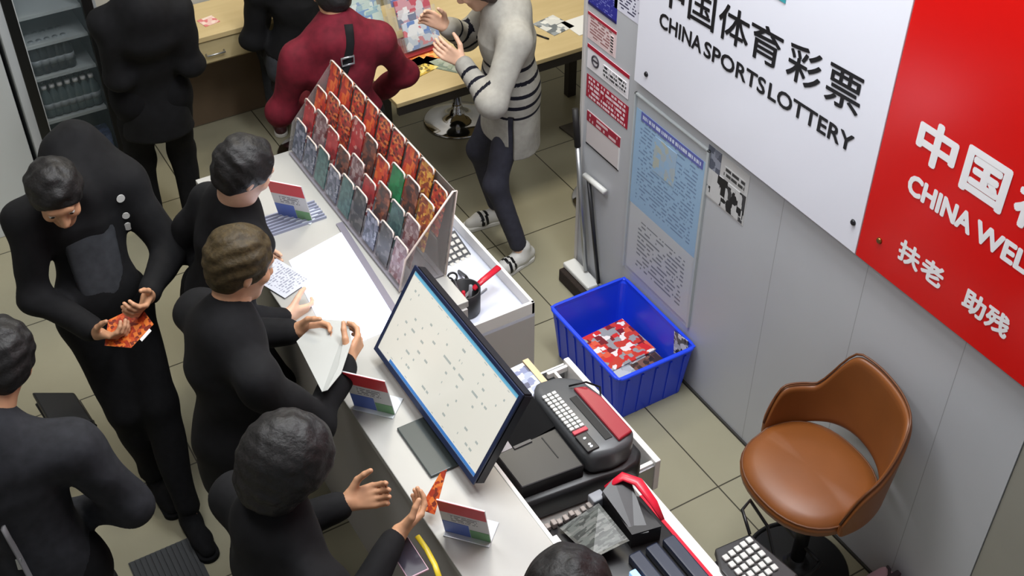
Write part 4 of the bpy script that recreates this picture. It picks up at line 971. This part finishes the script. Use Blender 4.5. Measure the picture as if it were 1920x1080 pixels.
def flyer_stand(x, y, rz, rows, base_m, label, flab):
    o = thing('leaflet_stand', label, 'leaflet stand', (x, y, .75), rz)
    bm = BM(); box(bm, (-.13, -.06, 0), (.13, .14, .015), .003); finish(bm, 'base', base_m, o, rel=False)
    TM = Matrix.Rotation(rad(-20), 4, 'X')
    bm = BM(); box(bm, (-.125, .05, .012), (.125, .054, .42), mtx=TM); finish(bm, 'back', CLEAR, o, rel=False)
    for i, (nm, fm) in enumerate(rows):
        y0 = -.045+.030*i; z0 = .016+.115*i
        bm = BM(); box(bm, (-.120, y0-.006, z0), (.120, y0-.003, z0+.075), mtx=TM); box(bm, (-.123, y0-.006, z0), (-.119, y0+.02, z0+.075), mtx=TM); box(bm, (.119, y0-.006, z0), (.123, y0+.02, z0+.075), mtx=TM); finish(bm, 'pocket', CLEAR, o, rel=False)
        bm = BM(); box(bm, (-.10, y0, z0), (.10, y0+.012, z0+.145), mtx=TM)
        f = finish(bm, 'flyer_stack', fm, rel=False); f.location = (x, y, .75); f.rotation_euler = (0, 0, rz); tag(f, flab % nm, 'flyers', 'flyers in the leaflet stands')
flyer_stand(2.47, 5.13, rad(4), [('grey and blue lowest', FLY[0]), ('pink and white middle', FLY[1]), ('navy and white top', FLY[3])], mat('dark_red_base', (140, 30, 34), .4), 'leaflet stand with a dark red foot beside the striped sweater woman', '%s flyers in the stand with the dark red foot')
flyer_stand(2.27, 5.36, rad(8), [('pale green lowest', FLY[2]), ('mint and blue upper', FLY[2]), ('white topmost', FLY[0])], mat('pale_foot', (206, 206, 200), .4), 'leaflet stand with a pale foot behind the red jacket', '%s flyers in the stand behind the red jacket')
def onflat(name, px, z, sx, sy, rz, m, label, cat, th=.003):
    p = at(*px, z); bm = BM(); box(bm, (-sx/2, -sy/2, 0), (sx/2, sy/2, th)); o = finish(bm, name, m, rel=False); o.location = (p.x, p.y, z+.0005); o.rotation_euler = (0, 0, rz); return tag(o, label, cat)
onflat('leaflet', (798, 108), .75, .22, .10, .1, printed('orange_leaflet_print', [(226, 150, 70), (210, 110, 50), (236, 180, 100)], 30, seed=35), 'orange leaflet lying on the table in front of the dark red stand foot', 'leaflet')
onflat('ticket', (785, 126), .75, .14, .15, .25, printed('yellow_ticket_print', [(226, 200, 90), (206, 170, 60), (236, 220, 140), (120, 100, 40)], 60, seed=36), 'yellow printed ticket on the table near the front edge', 'lottery ticket')
onflat('banknote', (822, 118), .75, .07, .17, .65, printed('grey_green_note', [(150, 160, 140), (120, 134, 120), (170, 176, 160)], 40, seed=37), 'grey green banknote on the table right of the yellow ticket', 'banknote')
onflat('banknote', (838, 126), .75, .07, .17, .65, printed('grey_green_note', [(150, 160, 140)], 40), 'grey green banknote on the table nearest the striped sleeve', 'banknote', .002)
onflat('leaflet', (1038, 48), .75, .15, .17, .2, printed('pale_leaflet_print', [(214, 214, 210), (150, 156, 160), (226, 226, 222), (110, 116, 120)], 30, seed=38), 'pale printed leaflet on the table right of the woman', 'leaflet')
onflat('paper_sheet', (1090, 48), .75, .15, .17, .05, PW, 'blank white paper on the table by the wall end', 'paper')
p0 = at(1003, 64, .755); p1 = at(1029, 73, .755); bm = BM(); tube(bm, [p0, p1], .005, 8); one('ballpoint_pen', bm, BLKM, 'dark pen lying on the table below the pale leaflet', 'pen', smooth=True)
# stools on chrome trumpet bases
CHR = mat('chrome', (206, 206, 210), .08, metal=1.0)
stl = thing('bar_stool', 'round stool on a chrome trumpet base half under the table', 'stool', (2.84, 5.46, 0), 0, 'chrome based stools')
bm = BM(); lathe(bm, [(0, 0), (.20, 0), (.203, .006), (.195, .012), (.12, .024), (.05, .048), (.03, .10), (.028, .12)], n=48); finish(bm, 'base', CHR, stl, True, rel=False)
bm = BM(); lathe(bm, [(.026, .12), (.026, .40), (.06, .42), (.06, .43)], n=24); finish(bm, 'column', CHR, stl, True, rel=False)
bm = BM(); lathe(bm, [(0, .43), (.15, .43), (.175, .445), (.175, .475), (.15, .495), (0, .50)], n=40); finish(bm, 'seat', mat('black_vinyl', (28, 28, 30), .4), stl, True, rel=False)
s2 = copy_tree(stl); s2.location = (3.175, 4.36, 0); s2['label'] = 'round stool on a chrome base mostly hidden by the wall end'
bm = BM(); a = [at(*q, 0) for q in ((1048, 240), (1092, 273), (1112, 255), (1092, 226))]; prism(bm, [(q.x, q.y) for q in a], 0, .012, .002)
o = one('floor_plate', bm, mat('dark_plate', (86, 80, 72), .35, metal=.4), 'dark metal plate on the floor between table and wall end', 'plate')

# ------------------------------------------------------------------ drinks fridge
def onplane(x, y, Y):
    d = RC.T @ np.array([(x-960)/F, (y-540)/F, 1.0]); t = Y/d[1]; return Vector((float(t*d[0]), Y, float(H+t*d[2])))
FY = 5.66
xl = onplane(66, 150, FY).x; xr = onplane(190, 150, FY).x; zt = 1.75
fr = thing('drinks_fridge', 'grey glass door drinks fridge with bottles on its shelves', 'fridge', ((xl+xr)/2, FY+.25, 0))
FBODY = mat('fridge_grey', (150, 154, 156), .4); FIN = mat('fridge_lining', (58, 66, 68), .5); FBLK = mat('fridge_black', (18, 19, 20), .35)
ox0, ox1 = xl-.095, xr+.07
bm = BM(); box(bm, (ox0, FY+.03, 0), (xl-.01, 6.18, zt+.1), .004); box(bm, (xr+.01, FY+.03, 0), (ox1, 6.18, zt+.1), .004); box(bm, (xl-.01, FY+.03, zt), (xr+.01, 6.18, zt+.1)); box(bm, (xl-.01, FY+.03, 0), (xr+.01, 6.18, .12)); finish(bm, 'cabinet', FBODY, fr)
bm = BM(); box(bm, (xl-.01, 6.10, .12), (xr+.01, 6.17, zt)); box(bm, (xl-.0095, FY+.04, .12), (xl-.004, 6.10, zt)); box(bm, (xr+.004, FY+.04, .12), (xr+.0095, 6.10, zt)); finish(bm, 'lining', FIN, fr)
bm = BM(); box(bm, (xl-.05, FY, .10), (xl, FY+.03, zt+.06), .003); box(bm, (xr, FY, .10), (xr+.05, FY+.03, zt+.06), .003); box(bm, (xl, FY, .10), (xr, FY+.03, .16)); box(bm, (xl, FY, zt), (xr, FY+.03, zt+.06)); dr = finish(bm, 'door_frame', FBLK, fr)
bm = BM(); box(bm, (xl, FY+.010, .16), (xr, FY+.016, zt)); finish(bm, 'glass', mat('fridge_glass', (120, 134, 138), .06, alpha=.10), dr)
bm = BM(); box(bm, (ox0+.002, FY+.005, .02), (ox0+.10, FY+.03, zt+.09), .004); finish(bm, 'side_pillar', mat('pillar_pale', (176, 180, 182), .4), fr)
shz = [onplane(60, y, FY+.06).z for y in (236, 150, 86, 28)]
SHW = mat('shelf_wire', (150, 158, 160), .35)
for z in shz:
    bm = BM(); box(bm, (xl, FY+.045, z-.012), (xr, FY+.06, z+.004)); box(bm, (xl, FY+.06, z-.008), (xr, 6.09, z-.004)); finish(bm, 'shelf', SHW, fr)
DARKB = [mat('bottle_clear', (70, 84, 86), .12), mat('bottle_dark', (40, 46, 50), .15), mat('bottle_brown', (66, 54, 44), .15)]
CAPS = [mat('cap_white', (226, 228, 230), .4), mat('cap_grey', (120, 128, 132), .4)]
def bottle(x, y, z, b, c, label, h=.17):
    o = thing('bottle', label, 'bottle', (x, y, z+.0045), 0, 'bottles in the fridge')
    bm = BM(); k = h/.2; lathe(bm, [(0, 0), (.028, 0), (.031, .008), (.031, .105*k), (.026, .135*k), (.012, .165*k), (.012, .18*k)], n=14); finish(bm, 'body', b, o, True, rel=False)
    bm = BM(); lathe(bm, [(.014, .178*k), (.014, .2*k), (0, .2*k)], n=12); finish(bm, 'cap', c, o, True, rel=False)
    bm = BM(); lathe(bm, [(.0315, .05*k), (.0315, .09*k)], n=14); finish(bm, 'wrapper', mat('wrapper_grey', (120, 128, 132), .4), o, True, rel=False)
    return o
protos = {}
nb = 7; wdt = (xr-xl-.03)/nb; od = ['first', 'second', 'third', 'fourth', 'fifth', 'sixth', 'seventh']
for si, (z, nm, bm_i, ci, cnt) in enumerate(((shz[1], 'second shelf', 1, 1, 5), (shz[0], 'third shelf', 0, 0, 7))):
    for row in range(2):
        for k in range(cnt):
            lab = '%s capped bottle, %s row of the fridge %s, %s from the pillar side' % (['white', 'grey'][ci], ['front', 'back'][row], nm, od[k])
            x, y = xl+.02+wdt*(k+.5), FY+.105+row*.085
            if (bm_i, ci) not in protos: protos[(bm_i, ci)] = bottle(x, y, z, DARKB[bm_i], CAPS[ci], lab)
            else: c = copy_tree(protos[(bm_i, ci)]); c.location = (x, y, z+.0045); c['label'] = lab
PK = [printed('pack_red', [(150, 70, 64), (120, 50, 50), (170, 110, 100)], 30, seed=41), printed('pack_blue', [(70, 84, 120), (90, 104, 140), (50, 60, 90)], 30, seed=42), printed('pack_grey', [(90, 100, 104), (70, 78, 82), (120, 128, 130)], 30, seed=43)]
zb0 = .16
for k in range(5):
    bm = BM(); x = xl+.02+(xr-xl-.04)*(k+.5)/5; box(bm, (x-.04, FY+.06, zb0), (x+.04, FY+.16, zb0+(shz[0]-zb0)*.62), .004)
    one('drink_carton', bm, PK[(2, 2, 1, 0, 1)[k]], '%s drink carton on the fridge floor, %s from the pillar side' % (['grey', 'grey', 'blue', 'red', 'blue'][k], od[k]), 'carton', 'cartons on the fridge floor')
# white cupboard left of the fridge, black box right of it
bm = BM(); box(bm, (-.55, 5.70, 0), (ox0-.02, 6.2, 1.9), .005); c_ = finish(bm, 'cupboard', mat('cupboard_white', (190, 194, 192), .45)); tag(c_, 'pale cupboard standing left of the drinks fridge', 'cupboard')
pb_ = at(212, 20, 1.1)
bm = BM(); box(bm, (ox1+.03, 5.80, 0), (1.015, 6.15, .93), .004); cbx = finish(bm, 'side_cabinet', mat('side_cabinet_grey', (120, 122, 122), .5)); tag(cbx, 'narrow grey cabinet between fridge and far desk', 'cabinet')

# ------------------------------------------------------------------ folding stool, mat
fs = thing('folding_stool', 'black folding stool with crossed thin legs behind the ticket man', 'stool', (.17, 3.92, 0))
bm = BM(); q = [at(60, 738, .46), at(140, 738, .46), at(176, 792, .46), at(96, 800, .46)]; prism(bm, [(v.x, v.y) for v in q], .44, .47, .008); finish(bm, 'seat', mat('black_vinyl', (28, 28, 30), .4), fs)
ca_, cb_, cc_, cd2 = [Vector((v.x, v.y, .44)) for v in q]
fa, fb = at(264, 938, 0), at(128, 828, 0); fc, fdd = ca_+Vector((.02, .10, -.44)), cb_+Vector((.1, .06, -.44))
for a, c in ((cb_.lerp(cc_, .15), Vector((fa.x, fa.y, 0))), (cc_, Vector((fb.x+.02, fb.y-.02, 0))), (ca_.lerp(cd2, .2), Vector((fa.x-.16, fa.y+.12, 0))), (cd2, Vector((fb.x-.06, fb.y+.1, 0)))):
    bm = BM(); tube(bm, [a, c], .0085, 8); finish(bm, 'leg', BLKM, fs, True)
bm = BM(); tube(bm, [cc_+Vector((0, 0, -.10)), cb_+Vector((.03, -.04, -.12))], .006, 8); finish(bm, 'stretcher', BLKM, fs, True)
bm = BM(); m0, m1 = at(250, 1054, 0), at(345, 1015, 0)
box(bm, (m0.x-.02, 2.60, 0), (m1.x+.03, m0.y, .006))
x = m0.x-.015
while x < m1.x+.02: box(bm, (x, 2.61, .006), (x+.010, m0.y-.006, .014)); x += .021
one('door_mat', bm, mat('ribbed_rubber', (52, 54, 56), .6), 'dark ribbed rubber mat on the floor at the bottom edge', 'mat')

# ------------------------------------------------------------------ the people
GREYT = mat('grey_shirt', (54, 56, 60), .85, spec=.2, noise=.2, nscale=30); MAROON = mat('maroon_cloth', (98, 20, 34), .8, spec=.25, noise=.25, nscale=26)
KNIT = mat('pale_knit', (160, 157, 149), .9, spec=.2, noise=.08, nscale=40); NVY = mat('navy_stripe', (24, 24, 34), .9, spec=.2); LEGG = mat('slate_leggings', (54, 54, 64), .75, spec=.25, noise=.15, nscale=30)
SHOEW = mat('white_trainer', (206, 204, 198), .5); SOLEW = mat('white_sole', (214, 212, 206), .5); HAIRB = mat('olive_brown_hair', (58, 47, 26), .6, spec=.3, noise=.4, nscale=60, bump=.4)
BRHAIR = mat('brown_hair', (52, 38, 34), .55, spec=.35, noise=.4, nscale=60, bump=.4)
people = {}
# stooping man with the tickets
people['t'] = person('person in a black zipped jacket stooping over orange tickets in both hands', (.05, -1), (.43, 3.80, .90), (.45, 3.90, 1.36), (.375, 3.71, 1.50), (-.1, -.75, -.65), handL=(.565, 3.57, 1.06), handR=(.345, 3.545, 1.00),
       footL=(.47, 3.36, .08), footR=(.42, 3.64, .08), elbowL=(.8, .6, -.4), elbowR=(-.8, .6, -.4), shw=.38, seed=3, curl=.75, palmL=(-.8, -.1, .6), palmR=(.8, -.1, .6), fdL=(-.55, -.75, .1), fdR=(.6, -.7, .1), head_up=(-.1, -.5, .85),
       hump=[cap((.51, 3.99, 1.45), (.51, 3.96, 1.35), .125, .14, .08)], hem=.80)
# man at the counter reading a paper
people['p'] = person('person in a black jacket reading a folded paper at the counter', (1, .12), (.60, 2.85, .90), (.655, 2.88, 1.37), (.755, 2.93, 1.585), (.85, .05, -.55), handL=(.93, 3.05, 1.13), handR=(1.02, 2.83, 1.12), seed=5, curl=.7,
       palmL=(.25, -.9, .1), palmR=(.1, .9, .2), fdL=(.85, -.5, 0), fdR=(.75, .55, .25), m_hair=HAIRB, bulk=1.06, shw=.40, elbowL=(-.3, .7, -.8), elbowR=(-.3, -.7, -.8), head_up=(.35, .05, .9))
# dark haired man further along
people['d'] = person('person with black hair leaning over the counter beyond the paper reader', (1, .1), (.81, 3.58, .90), (.91, 3.53, 1.32), (.965, 3.465, 1.535), (.8, .1, -.6), handL=(.97, 3.72, .98), handR=(.98, 3.30, .98), seed=7, head_up=(.5, 0, .85), skin=SKIN2, shw=.33, bulk=.92)
# hooded person at the near counter
people['n'] = person('person in black with a round black cap at the near end of the counter', (1, .15), (.46, 2.08, .88), (.50, 2.11, 1.33), (.58, 2.14, 1.545), (.85, .1, -.55), handL=(.77, 2.30, 1.10), handR=(.86, 2.14, 1.06), seed=9, hair='cap', head_up=(.3, 0, .95),
       fdL=(.8, -.3, .1), fdR=(.8, .3, .15), palmL=(.1, -.6, .6), palmR=(.1, .6, .6), curl=.6)
# man at the left edge
people['e'] = person('person in a charcoal jacket with short black hair cut by the left edge', (.25, 1), (-.08, 2.70, .90), (-.09, 2.76, 1.36), (.015, 2.89, 1.57), (.3, .9, -.2), seed=11, handR=(.03, 2.80, .98), handL=(-.25, 3.1, 1.0), elbowR=(1, -.8, 0), fdR=(-1, .5, -.3), m_top=CHAR, shw=.40, bulk=1.05)
# person whose hair only shows at the bottom
people['c'] = person('person in black whose dark hair shows at the bottom edge', (.5, .85), (1.00, 1.42, .80), (1.01, 1.45, 1.22), (1.03, 1.48, 1.42), (.5, .7, -.5), seed=13, shw=.36, hair='cap', handL=(1.0, 1.66, .99), handR=(1.24, 1.56, .99))
# man in black before the fridge
people['f'] = person('person in black seen from behind, standing before the drinks fridge', (.12, 1), (1.06, 5.16, .92), (1.07, 5.02, 1.40), (1.09, 5.06, 1.62), (.1, 1, -.2), seed=15, footL=(.96, 5.32, .08), footR=(1.16, 5.24, .08), handL=(1.02, 5.30, 1.0), handR=(1.16, 5.28, 1.0), hem=.68, bulk=1.0, shw=.32, elbowL=(-.3, -.6, -1), elbowR=(.3, -.6, -1))
# person in the maroon jacket at the table
people['m'] = person('person in a maroon jacket with a dark strap, back turned, at the pale table', (.1, 1), (1.75, 4.46, .90), (1.735, 4.43, 1.34), (1.76, 4.50, 1.55), (.1, .9, -.35), seed=17, m_top=MAROON, bulk=1.08, arm=.9, shw=.38, handL=(1.66, 4.68, .98), handR=(1.98, 4.66, .88), elbowR=(.9, -.5, -.3), elbowL=(-.9, -.5, -.3), hem=.74)
# person seated at the far end in black
people['s'] = person('person in a black jacket seated at the far end, beyond the maroon jacket', (.35, 1), (1.97, 5.60, .58), (2.00, 5.60, 1.06), (2.03, 5.67, 1.28), (.3, .9, -.2), seed=19, m_leg=GREYT, footL=(1.90, 5.90, .08), footR=(2.08, 5.95, .08), hem=.97, kneeL=(.2, 1, .6), kneeR=(.3, 1, .6), handL=(1.93, 5.88, .82), handR=(2.12, 5.86, .82), sole_m=SOLEW, shoe_m=mat('dark_red_shoe', (70, 30, 34), .5))
sx3 = copy_tree(stl); sx3.location = (1.97, 5.60, 0); sx3['label'] = 'round chrome based stool under the seated person in black'
# woman in the striped sweater
def stripes(L):
    def fn(C):
        pel, chest = L['pel'], L['chest']; out = np.zeros(len(C))
        z = C[:, 2]; rxy = np.linalg.norm((C-pel)[:, :2], axis=1)
        for z0 in (.86, .915, .97, 1.03, 1.09): out = np.where((rxy < .24) & (np.abs(z-z0) < .0085), 1, out)
        for el, hd in ((L['elL'], L['handL']), (L['elR'], L['handR'])):
            ax = hd-el; t = ((C-el)@ax)/(ax@ax); d = np.linalg.norm(C-el-np.clip(t, 0, 1)[:, None]*ax, axis=1)
            out = np.where((d < .085) & (rxy >= .17), np.where(((np.abs(t-.70) < .035) | (np.abs(t-.45) < .035) | (np.abs(t-.2) < .035)), 1, 0), out)
        return out
    return fn
def trainer(g, d):
    def fn(C):
        t = (C-g)@d; out = np.where((np.abs(t-.075) < .008) | (np.abs(t-.105) < .008), 1, 0); return np.where((C[:, 2]-g[2] > .035) & (np.abs(t-.02) < .02) & (C[:, 2]-g[2] < .06), 0, out)
    return fn
people['w'] = person('person in a pale striped sweater and dark leggings beside the table', (-1, .35), (2.54, 4.33, .90), (2.52, 4.33, 1.30), (2.385, 4.38, 1.475), (-.9, .4, -.3), seed=21, m_top=[KNIT, NVY], topfn=stripes, m_leg=LEGG, skin=SKIN2, m_hair=BRHAIR, hair='long', footL=(2.48, 4.13, .08), footR=(2.56, 4.50, .08),
       handL=(2.27, 4.30, 1.15), handR=(2.32, 4.54, 1.20), shw=.36, bulk=1.08, hem=.63, skirt=.178, skflat=.72, top_h=.0045, slit=True, top_wr=.005, shoe_m=[SHOEW, BLKM], sole_m=SOLEW, shoe_st=trainer, toes=((-1, -.25), (-1, .1)), leg_r=.80, elbowL=(.35, -1, -.1), elbowR=(.3, .6, -.8), fdL=(-.6, .3, .5), fdR=(-.7, .3, .5))

# details that lie on the clothes: found on the cloth surface along a line of sight
def on_cloth(person_, part, x, y, lift=.004):
    bpy.context.view_layer.update()
    o = [c for c in person_.children if c.name.split('.')[0] == part][0]; mi = o.matrix_world.inverted()
    d = RC.T @ np.array([(x-960)/F, (y-540)/F, 1.0]); d = Vector([float(v) for v in d]).normalized()
    hit, p, n, _ = o.ray_cast(mi @ Vector((0, 0, H)), (mi.to_3x3() @ d).normalized())
    if not hit: return None, None
    return (o.matrix_world @ p)+n*lift, n
mp_ = people['m'][0]
pts = [on_cloth(mp_, 'jacket', *q)[0] for q in ((652, 46), (654, 62), (655, 80), (653, 98), (650, 116), (642, 140), (632, 165), (622, 195))]
pts = [p for p in pts if p is not None]
bm = BM(); tube(bm, pts, .020, 8, sx=1.0, sy=.3); finish(bm, 'strap', BLK, mp_, True)
pb2, nb2 = on_cloth(mp_, 'jacket', 650, 112, .012)
if pb2 is not None:
    u, v, _ = frame_of(nb2); bm = BM(); tube(bm, [pb2+u*.028+v*.018, pb2-u*.028+v*.018, pb2-u*.028-v*.018, pb2+u*.028-v*.018], .0055, 6, True); finish(bm, 'buckle', STEEL, mp_, True)
ep_ = people['e'][0]
pts = [on_cloth(ep_, 'jacket', *q)[0] for q in ((6, 985), (18, 1008), (32, 1032), (46, 1058), (60, 1085), (75, 1110))]
pts = [p for p in pts if p is not None]
if len(pts) > 2:
    bm = BM(); tube(bm, pts, .016, 8, sx=1.0, sy=.3); finish(bm, 'strap', mat('grey_strap', (112, 112, 114), .5), ep_, True)
    q, n_ = on_cloth(ep_, 'jacket', 38, 1052, .010)
    if q is not None: bm = BM(); u, v, _ = frame_of(n_); box(bm, (-.02, -.008, 0), (.02, .008, .006), .002, mtx=Matrix.Translation(q)@n_.to_track_quat('Z', 'X').to_matrix().to_4x4()); finish(bm, 'buckle', STEEL, ep_)
tm_, tq = people['t']; q = tq['chest']; f_ = tq['f']; l_ = tq['l']
soft_obj('shirt', [soft([cap(q+f_*.085-A(0, 0, .06), tq['pel']+f_*.082+A(0, 0, .12), .10, .085, .04, (f_, .36))], .0115, .03, wr=.004, seed=4)], GREYT, tm_)
for (x_, y_), r_ in (((226, 372), .016), ((236, 404), .014), ((240, 424), .018)):
    q, n_ = on_cloth(tm_, 'jacket', x_, y_, .001)
    if q is not None: bm = BM(); tube(bm, [q-n_*.004, q+n_*.002], r_, 14); finish(bm, 'sleeve_patch', mat('patch_white', (200, 200, 196), .6), tm_)
# tickets in his hands
TKO = printed('held_ticket_orange', [(186, 74, 26), (150, 46, 20), (206, 110, 44), (110, 36, 20)], 80, seed=51)
def pxq(*a): return [at(*v) for v in a]
bm = BM(); slab(bm, pxq((203, 600, 1.02), (196, 648, .985), (246, 652, .985), (288, 608, 1.015), (262, 572, 1.04)), .0015); bmesh.ops.recalc_face_normals(bm, faces=bm.faces); one('scratch_ticket', bm, TKO, 'large orange scratch ticket held in both hands by the stooping person', 'lottery ticket')
bm = BM(); slab(bm, pxq((262, 636, 1.012), (266, 640, 1.012), (284, 620, 1.022), (280, 616, 1.022)), .0015); bmesh.ops.recalc_face_normals(bm, faces=bm.faces); one('scratch_ticket', bm, PW, 'white edged ticket lying over the large orange ticket in the hands', 'lottery ticket')
# folded paper of the reader
bm = BM(); slab(bm, pxq((556, 640, 1.15), (604, 735, 1.19), (634, 690, 1.19), (652, 602, 1.15), (600, 598, 1.14)), .0015); slab(bm, pxq((634, 690, 1.195), (604, 735, 1.195), (614, 732, 1.205), (640, 700, 1.20), (660, 640, 1.18), (652, 602, 1.155)), .0015); bmesh.ops.recalc_face_normals(bm, faces=bm.faces)
one('folded_paper', bm, mat('paper_grey_white', (172, 174, 170), .6), 'white folded paper held by the person reading at the counter', 'paper')
# ticket and phone of the near person
bm = BM(); slab(bm, pxq((786, 955, .99), (815, 965, .99), (838, 880, 1.07), (826, 885, 1.06)), .0015); bmesh.ops.recalc_face_normals(bm, faces=bm.faces); one('scratch_ticket', bm, TKO, 'pointed orange ticket standing up beside the nearest payment card', 'lottery ticket')
bm = BM(); tube(bm, pxq((782, 1005, .99), (800, 1030, .98), (815, 1058, .975), (826, 1090, .97)), .009, 10, sx=1.0, sy=.45); one('yellow_band', bm, mat('yellow_plastic', (226, 200, 50), .35), 'yellow curved band on the counter at the bottom edge', 'band', smooth=True)
ph = thing('phone', 'phone with a pink white case in the hands of the capped person', 'phone', tuple(at(770, 1050, 1.0)))
bm = BM(); p = at(765, 1048, 1.0); box(bm, (p.x-.035, p.y-.07, 1.0), (p.x+.035, p.y+.07, 1.009), .003); finish(bm, 'body', mat('pink_case', (214, 176, 190), .3), ph)
bm = BM(); box(bm, (p.x-.032, p.y-.066, 1.0091), (p.x+.032, p.y+.066, 1.0097)); finish(bm, 'screen', mat('phone_screen', (60, 56, 66), .15), ph)
